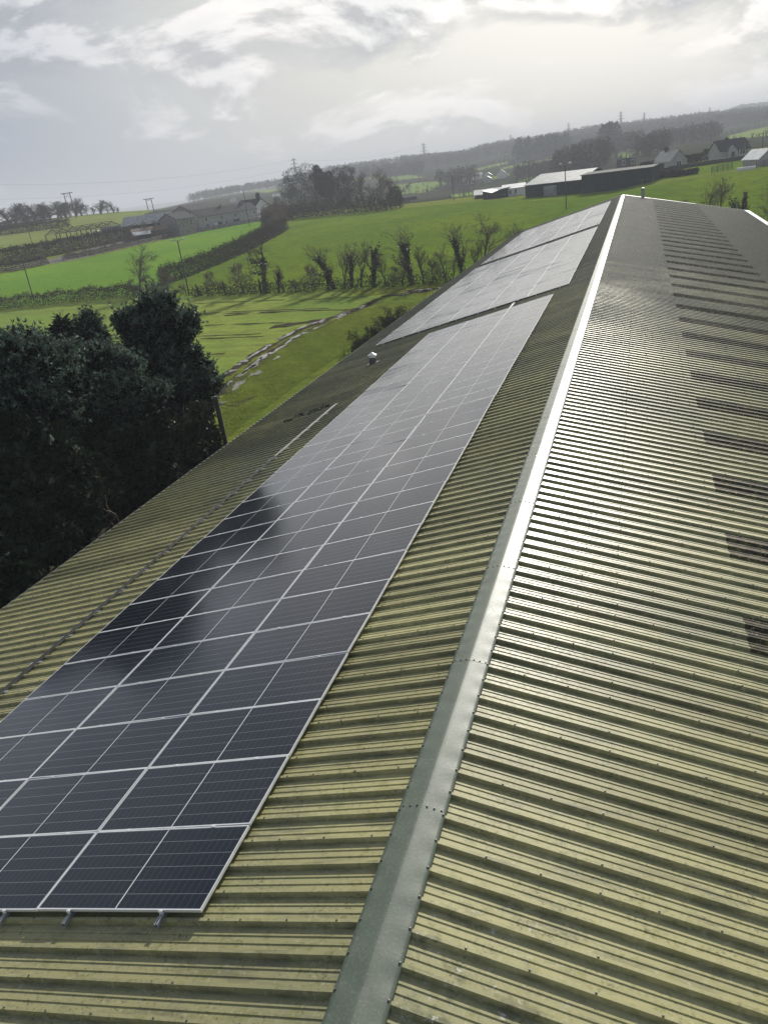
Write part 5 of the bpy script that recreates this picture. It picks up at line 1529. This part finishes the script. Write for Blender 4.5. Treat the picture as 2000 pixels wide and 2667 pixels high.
# open steel frame
sf = thing('steel_frame', 'open rust brown steel frame of an unfinished shed, left of the farm', 'frame', (*(-161.05, 200.35), gz(*(-161.05, 200.35))))
P0, P1 = np.array((-161.05, 200.35)), np.array((-152.67, 219.03))
ex = (P1 - P0) / np.hypot(*(P1 - P0))
ey = np.array([-ex[1], ex[0]])
Lf, nb = np.hypot(*(P1 - P0)), 6
hF = 5.81
zF = min(gz(*P0), gz(*P1))


def wf(x, y, z): return (*(P0 + ex * x + ey * y), zF + z)


for i in range(nb + 1):
    x = Lf * i / nb
    for y in (0, 9):
        b = MB()
        q = wf(x, y, 0)
        b.box((q[0], q[1], zF + hF / 2 - .3), (.24, .24, hF + .6))
        b.build('post', M['rust'], sf)
    b = MB()
    b.bar(wf(x, 0, hF), wf(x, 4.5, hF + 1.3), .11)
    b.bar(wf(x, 4.5, hF + 1.3), wf(x, 9, hF), .11)
    b.build('rafter', M['rust'], sf)
for y in np.linspace(0, 9, 7):
    b = MB()
    z = hF + .12 + 1.3 * (1 - abs(y - 4.5) / 4.5)
    b.bar(wf(0, y, z), wf(Lf, y, z), .08)
    b.build('purlin', M['rust'], sf)


def trailer(name, label, xy, ang, L, W_, H_, m, cat):
    z = gz(*xy)
    o = thing(name, label, cat, (*xy, z))
    Mx = np.array([[math.cos(ang), -math.sin(ang), 0], [math.sin(ang), math.cos(ang), 0], [0, 0, 1]])

    def w(x, y, h): return np.array([*xy, z]) + Mx @ np.array([x, y, h])
    b = MB()
    b.box(w(0, 0, .8 + H_ / 2), (L, W_, H_), Mx)
    b.box(w(0, 0, .8 + H_ + .05), (L + .1, W_ + .1, .1), Mx)
    b.build('body', M[m], o)
    b = MB()
    b.box(w(L / 2 + .6, 0, .7), (1.3, .15, .15), Mx)
    b.build('drawbar', M['steel_dark'], o)
    for sx_ in (-.8, .4):
        for sy in (-1, 1):
            b = MB()
            b.tube([w(sx_, sy * W_ / 2, .5), w(sx_, sy * (W_ / 2 + .25), .5)], .5, 12)
            b.build('wheel', M['cable'], o)
    return o


trailer('blue_trailer', 'blue farm trailer parked under the open steel frame', (-182.16, 255.76), .5, 7, 2.4, 1.5, 'blue', 'trailer')
trailer('livestock_trailer', 'dark flat trailer parked beside the round bush above the pasture', (-92.71, 341.64), .3, 8, 2.4, 1.3, 'slate', 'trailer')
trailer('white_trailer', 'small white trailer by the lane left of the blue one', (-182.14, 245.91), .3, 2.2, 1.6, 1.1, 'white_paint', 'trailer')
# farm boundary wall
def wall_line(name, label, pts, h, t, m, cat='wall'):
    pts = np.asarray(pts, float)
    o = thing(name, label, cat, (*pts[0], gz(*pts[0])))
    for a, b_ in zip(pts[:-1], pts[1:]):
        d = b_ - a
        L = np.hypot(*d)
        n = max(1, int(L / 6))
        for i in range(n):
            p, q = a + d * i / n, a + d * (i + 1) / n
            c = (p + q) / 2
            ang = math.atan2(d[1], d[0])
            Mx = np.array([[math.cos(ang), -math.sin(ang), 0], [math.sin(ang), math.cos(ang), 0], [0, 0, 1]])
            b = MB()
            b.box((*c, gz(*c) + h / 2 - .3), (L / n - .01, t, h + .6), Mx)
            b.build('wall_length', M[m], o)
    return o


wall_line('farm_wall', 'low dark wall in front of the grey farmhouse range', [(-145.75, 253.52), (-137.34, 262.12), (-128.62, 276.46)], 1.2, .5, 'stone')


def rail_fence(name, label, pts, h=1.2, gap=3.0, rails=3, m='fence', r=.05, pr=.07):
    pts = np.asarray(pts, float)
    d = np.r_[0, np.cumsum(np.hypot(*np.diff(pts, axis=0).T))]
    n = max(2, int(d[-1] / gap))
    s = np.linspace(0, d[-1], n + 1)
    P = np.stack([np.interp(s, d, pts[:, k]) for k in (0, 1)], 1)
    z = land(P[:, 0], P[:, 1])
    o = thing(name, label, 'fence', (*P[0], z[0]))
    for i in range(n + 1):
        b = MB()
        b.box((P[i, 0], P[i, 1], z[i] + h / 2 - .1), (pr * 2, pr * 2, h + .3))
        b.build('post', M[m], o)
    for k in range(rails):
        hh = h * (k + 1) / (rails + .1)
        b = MB()
        b.tube(np.c_[P, z + hh], r, 4)
        b.build('rail', M[m], o)
    return o


rail_fence('lane_fence', 'pale post and rail fence along the lane below the farm', [(-146.67, 180.81), (-144.04, 189.81), (-144.65, 205.73), (-145.92, 224.75), (-149.55, 247.82), (-147.93, 256.31)], 1.3, 5)
rail_fence('lane_fence', 'pale post and rail fence at the left edge by the lane', [(-144.6, 151.83), (-143.31, 158.1), (-145.94, 172.67)], 1.3, 5)
rail_fence('hedge_fence', 'thin stake fence along the hedgerow under the ivy clad trees', [(-77.76, 113.08), (-68.38, 109.91), (-57.97, 106.13), (-50.35, 103.86), (-42.27, 102.28)], 1.1, 2.6, 1, 'timber', .015, .05)
rail_fence('field_fence', 'row of thin stakes along the crest before the dark shed', [(-46.34, 252.87), (-33.03, 243.16), (-21.42, 238.51), (-10.35, 230.32), (-0.26, 220.13), (5.23, 212.88)], 1.2, 4, 1, 'fence', .015, .06)
rail_fence('yard_fence', 'dark rail fence beside the white boards on the right', [(18.69, 215.28), (21.34, 218.07), (23.83, 221.61)], 1.5, 2, 4, 'timber', .06, .08)
rail_fence('paddock_fence', 'dark rail fence by the white gabled shed at the right edge', [(28.11, 211.6), (30.04, 212.62), (32.48, 215.57)], 1.3, 2, 3, 'timber', .05, .07)
rail_fence('garden_fence', 'thin stakes on the lawn of the dormer bungalow', [(28.9, 297.22), (32.78, 298.86), (36.21, 298.49), (39.79, 295.04)], 1.2, 3.5, 1, 'timber', .02, .06)
wall_line('white_boards', 'long low white boarding below the bungalow at the right', [(23.64, 209.82), (27.72, 208.87)], 0.64, .15, 'white_paint', 'boards')
hedge('clipped_hedge', 'dark clipped hedge with gaps at the field edge right of the dark shed', [(5.47, 230.62), (9.2, 226.79), (12.75, 222.9), (16.07, 223.72)], 1.6, 1.25, 150, .35, 'evergreen', 13, 'hedge', None, .05)
hedge('clipped_hedge', 'long tall dark hedge in front of the slated house on the right', [(2.39, 278.9), (8.34, 274.58), (14.95, 271.6), (20.31, 273.31)], 2.2, 2.89, 190, .4, 'evergreen', 14, 'hedge', None, .04)
hedge('clipped_hedge', 'short dark hedge between the two houses on the right', [(22.1, 294.73), (26.74, 294.39)], 2, 3.2, 150, .4, 'evergreen', 15, 'hedge', None, .05)
wall_line('gate_wall', 'low pale wall and gateway between the two houses', [(21.88, 299.76), (24.76, 301.57), (28.0, 303.32)], 1.6, .3, 'whitewash')
wall_line('road_hedge_bank', 'long dark bank along the road below the houses', [(2.61, 264.15), (10.19, 260.78), (19.84, 262.56), (27.12, 262.48), (33.09, 261.1)], 1.1, 1.0, 'hedge', 'bank')
# two houses and the old house on the right
_q0, _q1 = (25.78, 278.41), (34.39, 280.58)
house('dormer_bungalow', 'pale bungalow with dark roof and small gabled porch, upper right', 'house', _q0, _q1, 11, 2.5, 5.6, 'render', 'slate', 'x', [(3.2, 1.7, 1.8, 1.3), (.55 * np.hypot(*(np.array(_q1) - np.array(_q0))), 1.7, 1.6, 1.3), (.75 * np.hypot(*(np.array(_q1) - np.array(_q0))), 1.7, 1.6, 1.3)], [], [(3.5, .8, .5, 'slate')], porch=(.38 * np.hypot(*(np.array(_q1) - np.array(_q0))), 3.0, 1.2, 2.3, 3.9))
_q0, _q1 = (10.76, 263.26), (15.46, 265.07)
house('slated_house', 'grey gabled house with wet slate roof left of the bungalow', 'house', _q0, _q1, 13, 2.5, 5.4, 'render', 'slate_pale', 'y', [(2.6, 1.7, 1.5, 1.3)], [], [(9, 1.0, .7, 'slate')])
house('old_house', 'old brown two storey house with chimneys behind the dark shed', 'house', (-5.96, 325.3), (0.24, 325.39), 9, 1.77, 4.4, 'stone', 'slate', 'x', [(2.2, 3.2, 1.1, 1.6), (5.5, 3.2, 1.1, 1.6)], [], [(1.2, 1.4, 1.0, 'stone'), (5.8, 1.4, 1.0, 'stone')], stub=4)
house('gable_shed', 'white gabled shed cut by the right edge', 'shed', (29.1, 215.76), (33.61, 217.18), 9, 1.6, 3.6, 'render', 'tin_bright', 'y')
# sheds on the crest
_q0, _q1 = (-12.39, 220.93), (5.02, 217.38)
house('dark_shed', 'long dark clad farm shed on the crest of the pasture', 'shed', _q0, _q1, 16, 4.4, 4.75, 'dark_clad', 'dark_clad', 'x')
_q0, _q1 = (-28.61, 233.42), (-12.91, 225.91)
house('grey_roof_shed', 'dark clad shed with a broad pale grey roof beside the long dark shed', 'shed', _q0, _q1, 18, 3.2, 5.4, 'dark_clad', 'tin', 'x', [], [(8, 4, 2.6, 'tin')])
house('white_block_shed', 'white two storey block shed with a bright roof, left of the dark sheds', 'shed', (-38.16, 254.28), (-31.42, 255.24), 10, 2.22, 3.26, 'whitewash', 'tin_bright', 'x', [(2.2, 1.24, .7, 1.2), (3.9, 1.35, .7, 1.2)], stub=4)
house('low_barn', 'low dark barn with a pale double roof at the left of the white block shed', 'barn', (-43.54, 249.32), (-37.7, 248.28), 9, 2.4, 1.6, 'dark_clad', 'tin', 'y', stub=3)
house('low_barn', 'wide low barn with pale roof behind the double roofed one', 'barn', (-48.65, 262.61), (-38.68, 264.31), 12, 1.26, 2.54, 'dark_clad', 'tin', 'x', stub=4)
# far houses on the hillside
for k, (p0, p1, d, he, hr, wl, rf, lab) in enumerate([((-93.17, 587.78), (-87.34, 588.68), 14, 3.5, 6, 'whitewash', 'tin_bright', 'farm shed with a glaring bright roof on the far hillside'), ((-115.85, 624.42), (-110.66, 625.38), 9, 2.8, 4.4, 'whitewash', 'tin', 'small white house left of the glaring roof'), ((-105.38, 606.0), (-100.36, 606.86), 9, 2.8, 4.4, 'render', 'tin_bright', 'grey house between the small white one and the glaring roof'), ((-115.0, 573.65), (-105.91, 575.42), 12, 2.8, 4.4, 'render', 'slate_pale', 'long grey shed below the small white house'), ((-98.51, 561.52), (-93.38, 562.4), 10, 2.8, 4.4, 'render', 'slate_pale', 'grey shed in the valley below the hillside houses'), ((-53.34, 753.37), (-47.93, 753.75), 10, 2.8, 4.4, 'render', 'tin_bright', 'house with a bright roof left of the plantation on the hillside'), ((-46.38, 743.83), (-39.58, 744.24), 10, 2.8, 4.4, 'whitewash', 'tin_bright', 'white house with a bright roof, below the hillside conifers'), ((-40.57, 814.28), (-32.53, 814.66), 10, 3.5, 5.5, 'render', 'tin_bright', 'long pale roof above the white hillside house'), ((-17.35, 795.16), (-12.4, 795.27), 10, 2.8, 4.4, 'whitewash', 'tin_bright', 'bright roofed building right of the dark conifers on the hillside'), ((74.93, 1323.41), (84.21, 1322.86), 12, 6, 8, 'whitewash', 'tin_bright', 'long white shed high on the right of the ridge'), ((-319.19, 617.28), (-314.16, 619.85), 10, 2.8, 4.4, 'whitewash', 'slate_pale', 'pale distant house above the grey farmhouse roof'), ((-262.39, 578.16), (-257.6, 580.31), 10, 2.8, 4.4, 'render', 'tin', 'pale house on the slope above the white farmhouse')]):
    house('hillside_house', lab, 'house', p0, p1, d, he, hr, wl, rf, 'x' if k % 2 else 'y', stub=3, group='houses on the far hillside')

# ------------------------------------------------------------------ poles, pylons, wires


def pole(name, label, x, y, h, r=.13, cat='pole', tilt=(0, 0), group=None):
    z = gz(x, y)
    o = thing(name, label, cat, (x, y, z), group)
    b = MB()
    b.tube([(x, y, z - .3), (x + tilt[0] * h * .5, y + tilt[1] * h * .5, z + h * .5), (x + tilt[0] * h, y + tilt[1] * h, z + h)], [r, r * .85, r * .7], 8)
    b.build('post', M['pole'], o)
    return o


def crossarm(o, x, y, z, w, ang, m='pole', r=.06, ins=3):
    b = MB()
    dx, dy = math.cos(ang) * w / 2, math.sin(ang) * w / 2
    b.bar((x - dx, y - dy, z), (x + dx, y + dy, z), r)
    b.build('crossarm', M[m], o)
    for q in np.linspace(-1, 1, ins):
        b = MB()
        b.tube([(x + dx * q, y + dy * q, z + r), (x + dx * q, y + dy * q, z + r + .3)], .05, 6)
        b.build('insulator', M['slate'], o)


for (x, y, h), lab, lamp in [((-108.78, 122.23, 8.86), 'tall plain wooden pole in the bright left pasture above the trimmed hedge', '0'), ((-67.39, 109.93, 8.51), 'tall pole with a lamp head in the hedgerow left of the ivy trees', '1'), ((-58.84, 278.14, 7.75), 'dark wooden pole on the crest left of the pale barns', '0'), ((-13.32, 183.01, 9.15), 'lamp pole standing in the pasture before the dark sheds', '1'), ((-168.82, 272.96, 5.82), 'thin pole behind the farm sheds', '0'), ((-123.67, 250.0, 11.55), 'pole standing in front of the grey farmhouse range', '0'), ((-176.23, 205.67, 6.02), 'thin pole in the pale upper field', '0')]:
    o = pole('lamp_pole' if lamp == '1' else 'wooden_pole', lab, x, y, h, .12)
    if lamp == '1':
        z = gz(x, y) + h
        for s in (-1, 1):
            b = MB()
            b.bar((x, y, z - .1), (x + s * .75, y + .1, z + .12), .05)
            b.build('arm', M['galv'], o)
            b = MB()
            b.tube([(x + s * .7, y + .1, z + .12), (x + s * .95, y + .1, z + .20), (x + s * 1.35, y + .1, z + .16)], [.09, .17, .08], 8)
            b.build('lamp_head', M['white_metal'], o)
ep = (-15.86, 25.4)
o = pole('wooden_pole', 'thick dark wooden pole between the pines and the eave', *ep, 5.76, .15, 'pole', (-0.0, 0))
for x, y, h, lab in [(30.72, 255.84, 5.12, 'utility pole on the lawn before the bungalow'), (39.37, 293.08, 6.13, 'utility pole with transformer at the upper right'), (42.27, 302.79, 4.69, 'utility pole at the right edge of the photo')]:
    o = pole('utility_pole', lab, x, y, h, .15, 'pole', group='utility poles by the houses')
    crossarm(o, x, y, gz(x, y) + h - .5, 1.8, .2)
for (x, y, h), lab in [((-259.4, 336.7, 11.41), 'twin legged wooden power pole among the left skyline trees'), ((-256.01, 400.06, 6.21), 'twin legged wooden power pole above the farm sheds')]:
    z = gz(x, y)
    o = thing('twin_power_pole', lab, 'power pole', (x, y, z), 'twin legged power poles on the left skyline')
    for s in (-1, 1):
        b = MB()
        b.tube([(x + s * 1.7, y, z - .3), (x + s * 1.7, y, z + h)], [.24, .18], 6)
        b.build('leg', M['pole'], o)
    b = MB()
    b.bar((x - 3.4, y, z + h - .2), (x + 3.4, y, z + h - .2), .16)
    b.build('crossarm', M['pole'], o)
    b = MB()
    b.bar((x - 1.7, y, z + h * .8), (x + 1.7, y, z + h - .3), .07)
    b.bar((x + 1.7, y, z + h * .8), (x - 1.7, y, z + h - .3), .07)
    b.build('brace', M['pole'], o)


def pylon_meshes():
    H = 45.0
    def half(z): return 3.6 - 2.6 * min(z / 30, 1) - .55 * max(0, (z - 30) / 15)
    lv = [0, 7, 13, 18, 22.5, 26.5, 30, 33, 36, 39, 42, 45]
    b = MB()
    for i in range(len(lv) - 1):
        z0, z1 = lv[i], lv[i + 1]
        a, c = half(z0), half(z1)
        cor = lambda h, z: [np.array([sx_ * h, sy * h, z]) for sx_, sy in ((-1, -1), (1, -1), (1, 1), (-1, 1))]
        A, Bq = cor(a, z0), cor(c, z1)
        for k in range(4):
            b.bar(A[k], Bq[k], .5)
            b.bar(A[k], Bq[(k + 1) % 4], .3, 3)
            b.bar(A[(k + 1) % 4], Bq[k], .3, 3)
    arms = []
    for z, w in ((28, 8.2), (35, 6.0), (41.5, 4.6)):
        for s in (-1, 1):
            m_ = MB()
            tip = np.array([s * w, 0, z])
            h = half(z)
            for q in (-h, h):
                m_.bar((s * h * .9, q, z - .1), tip, .34)
                m_.bar((s * h * .9, q, z + 1.6), tip, .3)
            m_.bar(tip, tip - np.array([0, 0, 2.6]), .22)
            arms.append(m_.mesh('arm', M['lattice']))
    return b.mesh('tower', M['lattice']), arms


PYT, PYA = pylon_meshes()
PYL = [(-421.18, 1010.67, 32.23, 'nearest large pylon, above the evergreens left of centre'), (-298.03, 1208.82, 27.81, 'pylon on the ridge right of the tall clump'), (-210.35, 1480.27, 21.67, 'pylon half hidden by the ridge, third from the left'), (-107.28, 1411.17, 22.05, 'pylon over the ridge above the grey roofed shed'), (-25.37, 1325.11, 26.5, 'tall pylon above the old house, first of the right pair'), (7.68, 1395.39, 21.98, 'tall pylon right of the pair above the old house'), (49.24, 1474.65, 16.33, 'single slim pylon left of the far white shed'), (86.61, 1513.05, 16.26, 'left one of two close pylons near the right hill'), (105.14, 1692.28, 18.93, 'right one of two close pylons near the right hill'), (102.64, 1411.84, 18.32, 'last pylon, beside the right hill')]
for k, (x, y, h, lab) in enumerate(PYL):
    o = thing('pylon', lab, 'pylon', (x, y, gz(x, y) - .5), 'pylons along the far ridge')
    o.scale = (h / 45,) * 3
    o.rotation_euler = (0, 0, .35)
    inst('tower', PYT, o)
    for a in PYA: inst('arm', a, o)


def wire(name, label, a, b_, sag, r):
    a, b_ = np.array(a, float), np.array(b_, float)
    t = np.linspace(0, 1, 25)
    P = a + (b_ - a) * t[:, None]
    P[:, 2] -= 4 * sag * t * (1 - t)
    mb = MB()
    mb.tube(P, r, 3)
    o = mb.build(name, M['lattice'], None, org=tuple(a))
    return tag(o, label, 'power line')


x, y, h = PYL[0][:3]
z = gz(x, y)
e1 = (-605.48, 659.31, 47.46)
wire('power_line', 'upper power line from the left edge to the nearest pylon', e1, (x, y, z + h * .92), 9, .10)
e2 = (-594.91, 641.85, 33.49)
wire('power_line', 'lower power line from the left edge to the nearest pylon', e2, (x - 4, y, z + h * .62), 9, .08)
x2, y2, h2 = PYL[1][:3]
wire('power_line', 'faint power line between the first two pylons', (x, y, z + h * .92), (x2, y2, gz(x2, y2) + h2 * .92), 8, .08)

# ------------------------------------------------------------------ air
hz = bpy.data.materials.new('pale_air')
hz.use_nodes = True
nt = hz.node_tree
nt.nodes.clear()
pv = nd(nt, 'ShaderNodeVolumePrincipled')
ov = nd(nt, 'ShaderNodeOutputMaterial')
nt.links.new(pv.outputs[0], ov.inputs['Volume'])
pv.inputs['Color'].default_value = (0.84, 0.88, 0.95, 1)
pv.inputs['Density'].default_value = 0.00048
pv.inputs['Anisotropy'].default_value = 0.0
mb = MB()
zlo, zhi = -60.0, 118.0
mb.box((0, 1500, (zlo + zhi) / 2), (12400, 13200, zhi - zlo))
o = mb.build('haze', hz)
o['kind'] = 'stuff'
o.visible_shadow = True
